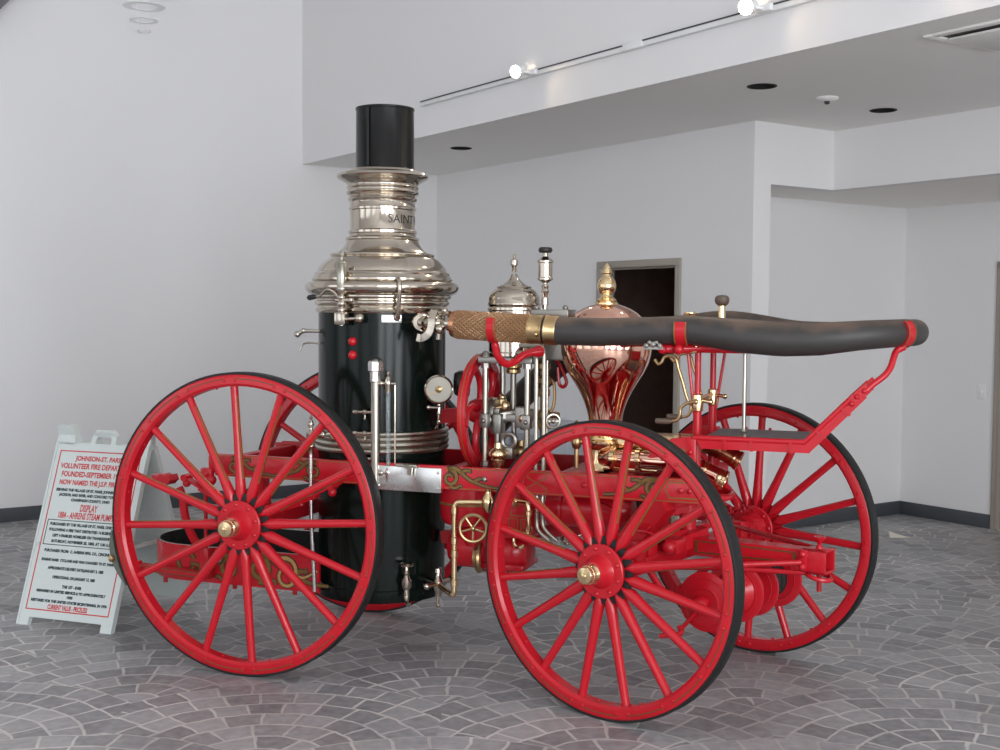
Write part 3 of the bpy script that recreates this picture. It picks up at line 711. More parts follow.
# drain cock, blow-off valve
mb = MB().lathe([(.0, .335), (.014, .335), (.014, .38), (.020, .385), (.026, .40), (.026, .425), (.018, .435), (.012, .45), (.016, .462), (.010, .47), (.008, .492), (.034, .497), (.036, .506), (.03, .511), (.0, .512)], (.672, -.275, 0), seg=18, caps=False)
mb.tube(spline([(.672, -.275, .37), (.674, -.278, .345), (.682, -.29, .325), (.70, -.31, .315)], 4), .012, 10).cyl((.672, -.275, .41), (.63, -.22, .41), .014)
E('drain_cock', mb, 'nickel', boiler)
mb = MB().lathe([(.0, .33), (.016, .335), (.020, .36), (.030, .38), (.030, .41), (.018, .425), (.014, .45), (.022, .455), (.018, .475), (.0, .48)], (.795, -.17, 0), seg=16, caps=False)
mb.cyl((.795, -.17, .395), (.70, -.10, .395), .018).cyl((.77, -.25, .40), (.82, -.09, .40), .012).ball((.77, -.255, .40), .018, 0, 10)
mb.cyl((.795, -.17, .34), (.79, -.17, .29), .008).ball((.795, -.17, .29), .012, 0, 8)
E('blow_off_valve', mb, 'nickel', boiler)
# slim nickel feed pipe beside the boiler
mb = MB().tube(spline([(.203, -.372, 1.06), (.203, -.372, .95), (.205, -.372, .70), (.213, -.365, .50), (.217, -.36, .35)], 6), .0095, 10)
fp = E('feed_pipe', mb, 'plate')
mb = MB().lathe([(.0, 1.03), (.012, 1.03), (.012, 1.06), (.020, 1.07), (.018, 1.10), (.024, 1.115), (.024, 1.135), (.014, 1.145), (.010, 1.16), (.016, 1.175), (.012, 1.19), (.006, 1.20), (.009, 1.212), (.0, 1.225)], (.203, -.372, 0), seg=14, caps=False)
mb.cyl((.203, -.372, 1.125), (.28, -.29, 1.125), .013).ball((.245, -.33, 1.125), .02, 0, 10)
E('feed_valve', mb, 'nickel', fp)

# ---- frame rails with gilt scrollwork
def arc(cx, cy, r, a0, a1, n=14, r1=None):
    r1 = r if r1 is None else r1
    return [(cx + (r + (r1 - r) * i / n) * math.cos(math.radians(a0 + (a1 - a0) * i / n)), cy + (r + (r1 - r) * i / n) * math.sin(math.radians(a0 + (a1 - a0) * i / n))) for i in range(n + 1)]
def scroll(mb, to3, sh, flip=1, x0=0.0, y0=0.0, k=1.0, w=.015):
    # spiral head, leaf and long tail; flip mirrors it along x
    f = lambda pts: [(x0 + flip * x * k, y0 + y * k) for x, y in pts]
    head = arc(0, 0, .010, 0, 470, 26, .042)
    tail = [tuple(v)[:2] for v in spline([(-.010, .040, 0), (.03, .045, 0), (.065, .022, 0), (.10, -.004, 0), (.15, -.022, 0), (.20, -.034, 0), (.245, -.036, 0)], 5)]
    leaf1 = [tuple(v)[:2] for v in spline([(.055, .028, 0), (.085, .040, 0), (.105, .034, 0), (.10, .048, 0)], 4)]
    leaf2 = [tuple(v)[:2] for v in spline([(.12, -.012, 0), (.15, .004, 0), (.17, .002, 0), (.165, .014, 0)], 4)]
    leaf3 = [tuple(v)[:2] for v in spline([(.0, -.040, 0), (.03, -.046, 0), (.055, -.032, 0), (.06, -.046, 0)], 4)]
    def tap(n, a, b_): return [a + (b_ - a) * i / (n - 1) for i in range(n)]
    for pts, a, b_ in ((head, .5, 1.15), (tail, 1.3, .4), (leaf1, 1.0, .25), (leaf2, .9, .25), (leaf3, .9, .25)):
        pts = f(pts); n = len(pts)
        mb.ribbon(pts, [v * w * k + .010 for v in tap(n, a, b_)], to3, .0008, 2)
        mb.ribbon(pts, [v * w * k for v in tap(n, a, b_)], to3, .0016, 1)
    return mb
def rail(sy):
    y = sy * .345; mb = MB()
    lo, hi = (min(y, y - sy * .03), max(y, y - sy * .03))
    mb.box((-.40, lo, .905), (-.30, hi, .995), 0, .006)
    mb.box((-.36, lo, .892), (2.12, hi, 1.003), 0, .004)
    to3 = lambda x, z, h: (x, y + sy * h, z)
    for z in (.900, .996): mb.ribbon([(.90, z), (2.10, z)], .004, to3, .0007, 1); mb.ribbon([(-.34, z), (.50, z)], .004, to3, .0007, 1)
    scroll(mb, to3, sy, 1, .925, .948, 1.0); scroll(mb, to3, sy, -1, 1.90, .950, .95)
    scroll(mb, to3, sy, -1, .205, .945, .95); scroll(mb, to3, sy, 1, -.25, .945, .9)
    # gilt knot and end panel
    for dx in (1.31, 1.40):
        mb.ribbon([(dx, .90), (dx, .925), (dx + (.045 if dx < 1.35 else -.045), .948), (dx, .972), (dx, .996)], .006, to3, .0009, 1)
    mb.ribbon([(1.97, .915), (2.10, .915), (2.10, .985), (1.97, .985), (1.955, .95), (1.97, .915)], .007, to3, .0009, 1)
    for x in (1.10, 1.28, 1.49, 1.58, 2.02, 2.06): mb.ball((x, y + sy * .004, .95), .014, 0 if x > 1.3 else 3, 10, d=(0, 1, 0), sq=.7)
    return mb
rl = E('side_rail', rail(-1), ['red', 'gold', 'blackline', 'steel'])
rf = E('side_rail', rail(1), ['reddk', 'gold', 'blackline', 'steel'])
for sy, par in ((-1, rl), (1, rf)):
    a = sy * .345
    mb = MB().box((.545, a - .012, .874), (.885, a + .012, .992), 0, .004)
    for x in (.56, .87): 
        for z in (.895, .97): mb.ball((x, a + sy * .012, z), .007, 0, 8)
    E('frame_plate', mb, 'plate', par, 'silver plate over the rail')
mb = MB().box((.655, -.372, .992), (.765, -.335, 1.004), 0, .003).bar((.70, -.372, .998), (.735, -.375, .985), .018, .014).bar((.735, -.376, .992), (.732, -.378, .955), .012, .022)
E('rail_latch', mb, 'nickelsat', rl)
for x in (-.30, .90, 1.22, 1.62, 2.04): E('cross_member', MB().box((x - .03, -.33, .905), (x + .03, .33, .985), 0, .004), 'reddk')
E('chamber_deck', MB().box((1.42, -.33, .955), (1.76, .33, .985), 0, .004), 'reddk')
# leaf springs over the rear axle
for sy in (-1, 1):
    mb = MB(); y = sy * .43
    for k in range(4):
        l = .42 - k * .09; pts = [(-.06 + x * l, y, .765 - k * .010 + .13 * (x * l / .42) ** 2) for x in [i / 8 - 1 for i in range(17)]]
        for p0, p1 in zip(pts, pts[1:]): mb.bar(p0, p1, .045, .010, 0)
    mb.box((-.09, y - .03, .70), (-.02, y + .03, .775), 0, .005)
    for x in (-.47, .35): mb.cyl((x, y - .03, .888), (x, y + .03, .888), .018).bar((x, y, .888), (x, sy * .345, .905), .03, .02, side=(1, 0, 0)).ball((x, y - sy * .0, .86), .022, 0, 10)
    E('leaf_spring', mb, 'red')

# ---- fuel bunker behind the boiler
def bunker_path(r, n=18): return [(.21, -r)] + [(-.585 - r * math.sin(PI * i / n), -r * math.cos(PI * i / n)) for i in range(n + 1)] + [(.21, r)]
bk = MB(); o_, i_ = bunker_path(.305), bunker_path(.288)
for (a, b_), (c_, d_) in zip(zip(o_, i_), zip(o_[1:], i_[1:])):
    bk.add([(*a, .33), (*c_, .33), (*c_, .515), (*a, .515)], [(0, 1, 2, 3)], 0)
    bk.add([(*b_, .34), (*d_, .34), (*d_, .514), (*b_, .514)], [(3, 2, 1, 0)], 1)
    bk.add([(*a, .515), (*c_, .515), (*d_, .514), (*b_, .514)], [(0, 1, 2, 3)], 2)
bk.add([(*p_, .335) for p_ in o_], [tuple(range(len(o_)))], 1)
bk.add([(.21, -.305, .33), (.21, -.288, .33), (.21, -.288, .514), (.21, -.305, .515)], [(0, 1, 2, 3)], 0)
to3 = lambda x, z, h: (x, -.305 - h, z)
k_ = 1.35
def sc2(flip, x0, y0, k, w):
    scroll(bk2, to3, 1, flip, x0, y0, k, w)
bk2 = MB(); sc2(1, -.13, .425, 1.6, .017); sc2(-1, -.30, .415, 1.35, .016)
bk2.ribbon(arc(-.56, .43, .05, 20, 330, 18), .028, to3, .001, 2); bk2.ribbon(arc(-.56, .43, .05, 20, 330, 18), .016, to3, .0018, 1)
bk2.ribbon(arc(.02, .43, .062, -60, 150, 14), .030, to3, .0012, 2); bk2.ribbon(arc(.02, .43, .062, -60, 150, 14), .018, to3, .0020, 3)
bk2.ribbon(arc(.03, .395, .045, 120, 380, 14), .026, to3, .0012, 2); bk2.ribbon(arc(.03, .395, .045, 120, 380, 14), .015, to3, .0020, 3)
bk2.ribbon([tuple(v)[:2] for v in spline([(.07, .41, 0), (.12, .40, 0), (.16, .415, 0), (.20, .44, 0)], 4)], .022, to3, .0012, 2)
bk2.ribbon([tuple(v)[:2] for v in spline([(.07, .41, 0), (.12, .40, 0), (.16, .415, 0), (.20, .44, 0)], 4)], .011, to3, .0020, 3)
bunker = E('fuel_bunker', bk, ['red', 'bunker_black', 'nickelsat'])
M['goldlt'] = mat('bright_gold_leaf', (0.52, 0.34, 0.11), 0.4, metal=0.2, noise=0.2, nscale=30)
E('scroll_ornament', bk2, ['red', 'gold', 'blackline', 'goldlt'], bunker)
mb = MB()
for x in (-.72, -.30, .05): mb.box((x - .03, -.20, .318), (x + .03, .20, .335)).cyl((x, -.26, .30), (x, -.26, .335), .012)
E('bunker_strap', mb, 'reddk', bunker)
mb = MB().bar((-.83, -.345, .392), (-.41, -.345, .378), .05, .032, 0).bar((-.84, -.345, .395), (-.83, -.345, .392), .06, .05, 0)
for z in (-.011, .011): mb.ribbon([(-.82, .391 + z), (-.43, .379 + z)], .005, lambda x, zz, h: (x, -.370 - h, zz), .001, 1)
mb.box((-.44, -.365, .36), (-.39, -.31, .52), 0, .005).ball((-.415, -.37, .385), .02, 0, 10).ball((-.35, -.325, .455), .020, 2, 10)
E('rear_step', mb, ['red', 'stripe', 'steel'])
mb = MB(); pts = spline([(-.375, -.335, .44), (-.44, -.34, .50), (-.50, -.345, .58), (-.54, -.345, .68), (-.55, -.345, .76), (-.575, -.345, .82)], 5)
for p0, p1 in zip(pts, pts[1:]): mb.bar(p0, p1, .022, .036)
pl_ = E('brake_pedal', mb, 'red')
mb = MB().prism([(-.06, -.012), (-.04, -.028), (.03, -.028), (.055, -.005), (.042, .024), (.016, .017), (-.005, .026), (-.026, .012), (-.06, .022), (-.05, .004)], lambda x, y, h: (-.655 + x, -.345 + h - .04, .862 + y), .08)
E('foot_pad', mb, 'red', pl_)
mb = MB().cyl((-.412, -.35, .46), (-.412, -.35, .89), .010, seg=10).ball((-.412, -.35, .90), .028, 0, 12).ball((-.385, -.345, .868), .030, 0, 12).box((-.44, -.36, .86), (-.37, -.33, .93), 0, .008)
E('rear_hanger', mb, 'red')
mb = MB()
for x in (-.10, -.02): mb.bar((x, .40, .72), (x, .36, .90), .03, .03, side=(1, 0, 0)).ball((x, .38, .86), .035, 0, 10)
mb.box((-.16, .30, 1.02), (.22, .35, 1.075), 0, .006)
for x in (-.12, -.02, .10): mb.cyl((x, .325, .99), (x, .325, 1.03), .016)
E('far_spring_clip', mb, 'reddk')
# brake shoe against the back of the near rear wheel
mb = MB(); pr = []
for i in range(13):
    a = math.radians(186 + i * 22 / 12); pr.append(((R1 + .008) * math.cos(a), R1 + (R1 + .008) * math.sin(a)))
pr2 = [(x * 1.0 - .030 * math.sin(PI * i / 12) - .006, z) for i, (x, z) in enumerate(pr)]
mb.prism(pr + pr2[::-1], lambda x, z, h: (x, -.69 + h, z), .06)
bs = E('brake_shoe', mb, 'olive')
E('brass_knob', MB().lathe([(.012, -.02), (.014, 0), (.018, .004), (.018, .014), (.0, .024)], (pr2[6][0] + .012, -.69, pr2[6][1]), (-.4, -1, 0), 14, caps=False), 'brassold', bs)
E('shoe_arm', MB().tube(spline([(-.70, -.64, .45), (-.73, -.55, .41), (-.78, -.45, .395), (-.76, -.36, .392)], 5), .014, 8), 'reddk', bs)

# ---- steam cylinder, pump and flywheel
FW = Vector((.95, 0, 1.239))
mb = MB().lathe([(.236, -.018), (.279, -.020), (.284, -.015), (.284, .015), (.279, .020), (.236, .018), (.236, -.018)], FW, (1, 0, 0), 64, caps=False)
for q in (0,):
    mb.ring(FW + Vector((q, 0, 0)), .2835, .003, (1, 0, 0), 64, 1, 4)
fly = E('flywheel', mb, ['red', 'gold'])
E('flywheel_hub', MB().lathe([(.0, -.055), (.050, -.055), (.062, -.03), (.062, .03), (.050, .055), (.0, .055)], FW, (1, 0, 0), 24, caps=False), 'reddk', fly)
for k in range(5):
    a = 2 * PI * k / 5 + .5
    pts = [FW + Vector((0, math.cos(a + .55 * t_ * t_ - .2) * (.045 + t_ * .205), math.sin(a + .55 * t_ * t_ - .2) * (.045 + t_ * .205))) for t_ in [i / 8 for i in range(9)]]
    E('flywheel_spoke', MB().tube(pts, [.024, .022, .020, .018, .017, .017, .018, .022, .028], 10), 'red', fly)
SX = Vector((1.118, 0, 0))
mb = MB().lathe([(.124, 1.515), (.130, 1.518), (.130, 1.532), (.124, 1.537), (.124, 1.735), (.129, 1.740), (.129, 1.752), (.124, 1.757), (.129, 1.764), (.129, 1.772), (.125, 1.778), (.1245, 1.798), (.121, 1.811), (.114, 1.825), (.105, 1.835), (.094, 1.842), (.086, 1.844), (.084, 1.848), (.087, 1.852), (.083, 1.856),
                 (.072, 1.857), (.056, 1.865), (.041, 1.876), (.027, 1.890), (.017, 1.906), (.013, 1.918), (.0, 1.920)], SX, seg=48, caps=False)
sy_ = E('steam_cylinder', mb, 'nickel')
E('cylinder_finial', MB().lathe([(.014, 1.926), (.010, 1.936), (.013, 1.940), (.008, 1.946), (.013, 1.952), (.014, 1.958), (.019, 1.962), (.019, 1.982), (.013, 1.988), (.006, 1.992), (.005, 1.998), (.009, 2.003), (.007, 2.010), (.0, 2.016)], SX, seg=16, caps=False), 'nickel', sy_)
mb = MB().box((.988, -.152, 1.484), (1.262, .152, 1.515), 0, .005)
for x in (1.018, 1.232):
    for y in (-.125, .125): mb.lathe([(.022, 1.46), (.022, 1.484), (.0, 1.485)], (x, y, 0), seg=6, caps=False).lathe([(.022, 1.515), (.020, 1.528), (.012, 1.54), (.0, 1.545)], (x, y, 0), seg=12, caps=False)
E('cylinder_base', mb, 'steel', sy_)
for x in (1.018, 1.232):
    for y in (-.125, .125):
        r_ = E('support_rod', MB().cyl((x, y, .985), (x, y, 1.495), .0145, seg=14), 'nickelsat')
        E('rod_block', MB().box((x - .021, y - .023, 1.172), (x + .021, y + .023, 1.240), 0, .005).ball((x, y - .023, 1.206), .012, 0, 10), 'steel', r_)
        E('foot_nut', MB().lathe([(.022, .985), (.022, 1.005), (.017, 1.01)], (x, y, 0), seg=6), 'steel', r_)
mb = MB().cyl((1.118, 0, 1.20), (1.118, 0, 1.51), .015, seg=14)
pr_ = E('piston_rod', mb, 'steel')
E('packing_gland', MB().lathe([(.030, 1.430), (.036, 1.435), (.036, 1.450), (.030, 1.455), (.042, 1.460), (.042, 1.485)], (1.118, 0, 0), seg=20), 'brassold', pr_)
mb = MB().box((1.03, -.045, 1.195), (1.21, .045, 1.232), 0, .005).box((1.035, -.09, 1.14), (1.085, -.035, 1.235), 0, .005).box((1.045, -.085, 1.235), (1.075, -.045, 1.262), 0, .004)
mb.box((1.15, -.07, 1.17), (1.20, .0, 1.27), 0, .006).ring((1.125, -.075, 1.105), .034, .013, (0, 1, 0), 24).box((1.10, -.10, 1.02), (1.15, -.05, 1.075), 0, .004)
mb.cyl((1.06, -.062, 1.00), (1.06, -.062, 1.16), .015).cyl((1.13, -.02, 1.02), (1.13, -.02, 1.2), .013).bar((.99, -.10, 1.205), (1.19, .04, 1.245), .03, .03)
E('crosshead', mb, 'steel')
mb = MB().cyl((.90, 0, 1.239), (1.22, 0, 1.239), .022, seg=14).lathe([(.0, 1.00), (.07, 1.00), (.075, 1.02), (.07, 1.045), (.0, 1.045)], (0, -.02, 1.239), (1, 0, 0), 24, caps=False)
E('crank_shaft', mb, 'steel')
def gland(x, y):
    return MB().lathe([(.0, .96), (.030, .96), (.030, 1.008), (.034, 1.012), (.034, 1.022), (.026, 1.028), (.042, 1.034), (.044, 1.05), (.036, 1.066), (.022, 1.074), (.018, 1.10), (.0, 1.102)], (x, y, 0), seg=20, caps=False)
E('pump_gland', gland(1.085, -.12), 'brass'); E('pump_gland', gland(1.155, .02), 'brassold')
mb = MB().ball((1.095, -.05, 1.272), .022, 0, 10, sq=1.3).cyl((1.05, -.05, 1.262), (1.10, -.05, 1.272), .012)
E('grease_cup', mb, 'brass')
mb = MB().cyl((1.055, .02, 1.20), (1.055, .02, 1.30), .022).ball((1.055, .02, 1.31), .018, 0, 10).lathe([(.022, 1.16), (.028, 1.18), (.022, 1.20)], (1.19, -.03, 0), seg=12).ball((1.19, -.05, 1.215), .030, 0, 12)
E('oil_cup', mb, 'brass')
# pipes beside the cylinder
pp = MB()
for dx, dy in ((0, 0), (.035, .01)):
    pp.tube(spline([(1.19, -.12 + dy, 1.535 + dx), (1.25 + dx, -.13 + dy, 1.535 + dx), (1.275 + dx, -.135 + dy, 1.515 + dx), (1.282 + dx, -.14 + dy, 1.47), (1.292 + dx, -.17 + dy, 1.04), (1.335 + dx * .7, -.28 + dy, .90), (1.337 + dx * .7, -.285 + dy, .76), (1.35 + dx, -.29 + dy, .715), (1.40 + dx, -.29 + dy, .675)], 6), .0105, 10)
E('exhaust_pipe', pp, 'nickelsat')
# valve chest with the tall lubricator
mb = MB().cyl((1.278, 0, .99), (1.278, 0, 1.56), .020, seg=14)
for z, r in ((1.10, .035), (1.18, .03), (1.235, .04), (1.34, .030), (1.40, .034), (1.47, .03)): mb.lathe([(r * .7, z - .022), (r, z - .012), (r, z + .012), (r * .7, z + .022)], (1.278, 0, 0), seg=16)
mb.cyl((1.278, -.01, 1.235), (1.36, -.03, 1.235), .016).tube(spline([(1.30, -.02, 1.42), (1.335, -.03, 1.39), (1.34, -.035, 1.30), (1.325, -.04, 1.25)], 5), .008, 8)
vc = E('valve_column', mb, 'brassold')
E('valve_rod', MB().cyl((1.31, -.06, 1.02), (1.31, -.06, 1.50), .008).cyl((1.255, -.05, 1.00), (1.255, -.05, 1.44), .008), 'nickelsat', vc)
E('small_handwheel', MB().ring((1.345, -.07, 1.21), .032, .007, (.5, -.9, 0), 24).ball((1.345, -.07, 1.21), .014, 0, 10).bar((1.315, -.085, 1.21), (1.375, -.055, 1.21), .008, .008), 'nickelsat', vc)
E('valve_chest', MB().box((1.235, -.06, 1.50), (1.405, .06, 1.735), 0, .01).box((1.225, -.07, 1.70), (1.415, .07, 1.745), 0, .005).ball((1.395, -.05, 1.752), .014, 0, 10).ball((1.25, -.05, 1.752), .014, 0, 10), 'steel', vc)
lb = MB().lathe([(.0, 1.735), (.013, 1.735), (.013, 1.765), (.017, 1.768), (.017, 1.80), (.012, 1.804), (.014, 1.82), (.020, 1.832), (.014, 1.845), (.018, 1.856), (.012, 1.866), (.012, 1.872), (.030, 1.884), (.038, 1.888), (.038, 1.896), (.0345, 1.90), (.0345, 1.968), (.039, 1.972), (.039, 1.98), (.026, 1.99), (.014, 2.0), (.012, 2.022), (.0, 2.024)], (1.277, 0, 0), seg=28, caps=False)
lub = E('lubricator', lb, 'nickel')
E('lubricator_knob', MB().lathe([(.0, 2.018), (.028, 2.018), (.034, 2.026), (.034, 2.036), (.028, 2.044), (.0, 2.045)], (1.277, 0, 0), seg=24, caps=False), 'blackline', lub)
E('red_hook', MB().tube(spline([(1.30, .10, 1.50), (1.325, .10, 1.47), (1.35, .10, 1.42), (1.36, .10, 1.385), (1.345, .10, 1.365), (1.325, .10, 1.375), (1.318, .10, 1.41), (1.315, .10, 1.46)], 5), .009, 8), 'red')
# red pump bodies under the frame
pb = MB().lathe([(.0, .688), (.09, .690), (.13, .705), (.148, .735), (.150, .80), (.153, .802), (.153, .812), (.150, .815), (.150, .90), (.0, .90)], (.945, -.12, 0), seg=40, caps=False, mats=[0, 0, 0, 0, 0, 1, 0, 0, 0, 0][:9])
pb.lathe([(.0, .84), (.07, .84), (.095, .87), (.098, 1.0), (.11, 1.01), (.11, 1.03), (.098, 1.04), (.098, 1.12), (.112, 1.15), (.105, 1.21), (.07, 1.25), (.0, 1.26)], (0, -.10, .575), (1, 0, 0), 32, caps=False)
pb.box((1.13, -.26, .66), (1.30, -.02, .90), 0, .02).lathe([(.088, 1.34), (.088, 1.40), (.10, 1.405), (.10, 1.42), (.088, 1.425), (.088, 1.70), (.06, 1.75), (.0, 1.75)], (0, -.09, .80), (1, 0, 0), 32)
pb.box((1.00, -.22, .50), (1.25, .02, .53), 0, .01).cyl((1.0, -.12, .72), (1.0, -.12, .60), .10, .09, 24)
t3 = lambda x, z, h: (x, -.260 - h, z)
for a, b_, c_, d_ in ((1.19, 1.235, .70, .76), (1.25, 1.29, .70, .76), (1.20, 1.28, .775, .84)): pb.ribbon([(a, c_), (b_, c_), (b_, d_), (a, d_), (a, c_)], .006, t3, .001, 1)
for k in range(5): pb.ball((1.02 + k * .09, -.20, .635), .016, 0, 8)
pump = E('pump_body', pb, ['red', 'gold'])
E('pump_flange', MB().ring((1.03, -.22, .555), .06, .016, (1, .2, 0), 24).lathe([(.0, 1.01), (.055, 1.01), (.055, 1.03), (.0, 1.03)], (0, -.215, .555), (1, 0, 0), 20), 'brassold', pump)
hw = Vector((1.065, -.40, .728))
mb = MB().ring(hw, .062, .0085, (.25, -.95, .0), 32)
u_, w_, d_ = basis((.25, -.95, 0))
for k in range(5):
    a = 2 * PI * k / 5 + .3; mb.tube([hw + d_ * .006, hw + d_ * .003 + (u_ * math.cos(a) + w_ * math.sin(a)) * .060], .0055, 8)
mb.ball(hw + d_ * .006, .014, 0, 12).cyl(hw - d_ * .14, hw, .008)
E('brass_handwheel', mb, 'brassold')
mb = MB().tube(spline([(1.12, -.36, .846), (1.00, -.375, .843), (.975, -.378, .838), (.963, -.38, .82), (.963, -.38, .80)], 4), .0125, 10).cyl((.963, -.38, .82), (.963, -.38, .42), .0135, seg=12)
mb.tube(spline([(.963, -.38, .43), (.960, -.378, .408), (.94, -.36, .400), (.80, -.18, .395)], 4), .0135, 10)
for z in (.80, .66, .60, .46): mb.lathe([(.0135, z - .018), (.018, z - .014), (.018, z + .014), (.0135, z + .018)], (.963, -.38, 0), seg=12)
mb.lathe([(.015, .80), (.030, .825), (.034, .846), (.030, .868), (.018, .885), (.014, .90), (.018, .91), (.0, .915)], (1.125, -.36, 0), seg=16).cyl((1.10, -.36, .846), (1.17, -.34, .846), .018)
E('brass_pipe', mb, 'brass')
mb = MB().ball((1.235, -.35, .855), .030, 0, 14).cyl((1.235, -.35, .88), (1.235, -.35, .915), .014).cyl((1.20, -.33, .856), (1.27, -.36, .856), .020)
mb.tube(spline([(1.25, -.355, .858), (1.29, -.36, .858), (1.315, -.365, .852), (1.323, -.367, .83), (1.323, -.367, .80)], 4), .0125, 10).cyl((1.323, -.367, .81), (1.323, -.367, .69), .0125)
for z in (.81, .735, .70): mb.lathe([(.0125, z - .012), (.019, z - .008), (.019, z + .008), (.0125, z + .012)], (1.323, -.367, 0), seg=12)
mb.tube(spline([(1.24, -.33, .68), (1.245, -.335, .655), (1.27, -.34, .64), (1.295, -.34, .652)], 5), .008, 8)
E('brass_cock', mb, 'brass')
E('nickel_ring', MB().ring((1.475, -.25, .683), .024, .009, (.3, -1, 0), 24).cyl((1.49, -.25, .69), (1.55, -.2, .70), .008), 'nickel')

# ---- copper air chamber and discharge pipes
AX = Vector((1.584, 0, 0))
mb = MB().lathe([(.082, 1.13), (.080, 1.20), (.082, 1.235), (.090, 1.27), (.104, 1.31), (.124, 1.353), (.150, 1.398), (.180, 1.445), (.203, 1.492), (.214, 1.535), (.2175, 1.58), (.213, 1.622), (.201, 1.660), (.180, 1.697), (.150, 1.728), (.118, 1.748), (.085, 1.762), (.052, 1.772), (.0, 1.776)], AX, seg=72, caps=False)
ac = E('air_chamber', mb, 'copper', sharp=60)
E('chamber_finial', MB().lathe([(.056, 1.766), (.056, 1.776), (.046, 1.782), (.050, 1.790), (.036, 1.800), (.028, 1.806), (.026, 1.816), (.036, 1.826), (.044, 1.845), (.045, 1.862), (.040, 1.882), (.028, 1.897), (.019, 1.906), (.018, 1.914), (.025, 1.920), (.024, 1.930), (.016, 1.945), (.009, 1.957), (.0, 1.968)], AX, seg=32, caps=False), 'brass', ac)
mb = MB().lathe([(.084, .97), (.096, .985), (.092, 1.0), (.078, 1.03), (.078, 1.08), (.095, 1.09), (.102, 1.10), (.102, 1.125), (.092, 1.13), (.088, 1.14), (.108, 1.15), (.108, 1.165), (.085, 1.172)], AX, seg=40)
for k in range(10):
    a = k * PI / 5; mb.ball((AX.x + .098 * math.cos(a), .098 * math.sin(a), 1.168), .010, 0, 8)
E('chamber_base', mb, 'brass', ac)
mb = MB().cyl((1.46, -.06, .99), (1.46, -.06, 1.14), .011).cyl((1.46, -.06, 1.115), (1.55, -.03, 1.115), .014)
mb.lathe([(.012, 1.08), (.021, 1.09), (.024, 1.115), (.020, 1.135), (.012, 1.145), (.010, 1.16), (.019, 1.17), (.015, 1.19), (.009, 1.20), (.012, 1.207), (.0, 1.22)], (1.46, -.06, 0), seg=14)
E('pet_cock', mb, 'brassold')
def discharge(y, z0, pts, lab):
    mb = MB().tube(spline(pts, 6), .042, 20, 0)
    p0, p1 = Vector(pts[-2]), Vector(pts[-1]); d = (p1 - p0).normalized()
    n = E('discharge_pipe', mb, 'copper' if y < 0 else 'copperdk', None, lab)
    c = MB().lathe([(.042, -.10), (.046, -.098), (.046, -.088), (.042, -.086)], p1, d, 24)
    c.lathe([(.042, -.030), (.045, -.026), (.045, -.016), (.044, -.012), (.044, -.006), (.048, -.003), (.048, .010), (.044, .013), (.036, .012), (.034, -.01), (.0, -.01)], p1, d, 28, caps=False)
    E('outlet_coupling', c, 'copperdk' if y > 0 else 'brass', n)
    mb = MB()
    for x in (1.66, 1.78): mb.lathe([(.044, -.014), (.054, -.010), (.054, .010), (.044, .014)], (x, y, z0 + .002), (1, 0, 0), 24)
    E('pipe_flange', mb, 'brass', n)
discharge(-.13, 1.05, [(1.60, -.06, 1.045), (1.68, -.12, 1.05), (1.80, -.13, 1.05), (1.95, -.13, 1.046), (2.03, -.13, 1.034), (2.11, -.13, 1.006), (2.170, -.13, .977)], 'near copper discharge pipe with brass outlet')
discharge(.13, 1.10, [(1.60, .06, 1.105), (1.70, .12, 1.11), (1.85, .13, 1.112), (2.00, .13, 1.112), (2.07, .13, 1.100), (2.14, .13, 1.070), (2.195, .13, 1.040)], 'far copper discharge pipe with brass outlet')
mb = MB().lathe([(.05, 1.60), (.05, 1.70), (.058, 1.71), (.058, 1.73), (.046, 1.735), (.046, 1.92), (.056, 1.925), (.056, 1.945), (.046, 1.95)], (0, -.01, 1.115), (1, 0, 0), 24)
for x in (1.75, 1.84): mb.ball((x, -.02, 1.125), .040, 0, 14)
mb.box((1.60, -.10, .985), (1.86, .12, 1.01), 0, .006)
E('brass_manifold', mb, 'brass')

# ---- suction hose bent round the front
ztop = [(.90, 1.674), (1.03, 1.667), (1.30, 1.655), (1.445, 1.647), (1.65, 1.643), (1.88, 1.651), (2.05, 1.659), (2.15, 1.649), (2.27, 1.635), (2.44, 1.622), (2.60, 1.625), (2.76, 1.642), (2.92, 1.653), (3.1, 1.654)]
rtop = [(1.40, .063), (1.65, .063), (1.88, .0615), (2.05, .0605), (2.15, .066), (2.27, .0725), (2.44, .073), (2.60, .069), (2.76, .062), (2.92, .058), (3.1, .058)]
HV = .36
pts, rs = [], []
for i in range(26):
    x = 1.43 + (2.60 - 1.43) * i / 25; pts.append((x, -HV, interp(ztop, x))); rs.append(interp(rtop, x))
for i in range(1, 24):
    a = -PI / 2 + PI * i / 24; x = 2.615 + (HV + .0) * math.cos(a); pts.append((x, HV * math.sin(a), interp(ztop, x))); rs.append(interp(rtop, x))
for i in range(20):
    x = 2.60 - (2.60 - 1.70) * i / 19; pts.append((x, HV, interp(ztop, x) + .028 * math.exp(-((x - 2.12) / .22) ** 2))); rs.append(interp(rtop, x))
tail = spline([(1.70, HV, 1.643), (1.54, HV, 1.622), (1.37, HV, 1.555), (1.19, HV, 1.428), (1.03, HV, 1.285), (.90, HV - .02, 1.14), (.80, HV - .06, 1.0)], 5)[1:]
pts += tail; rs += [.066] * len(tail)
hose = E('suction_hose', MB().tube(pts, rs, 24), 'hose', sharp=60)
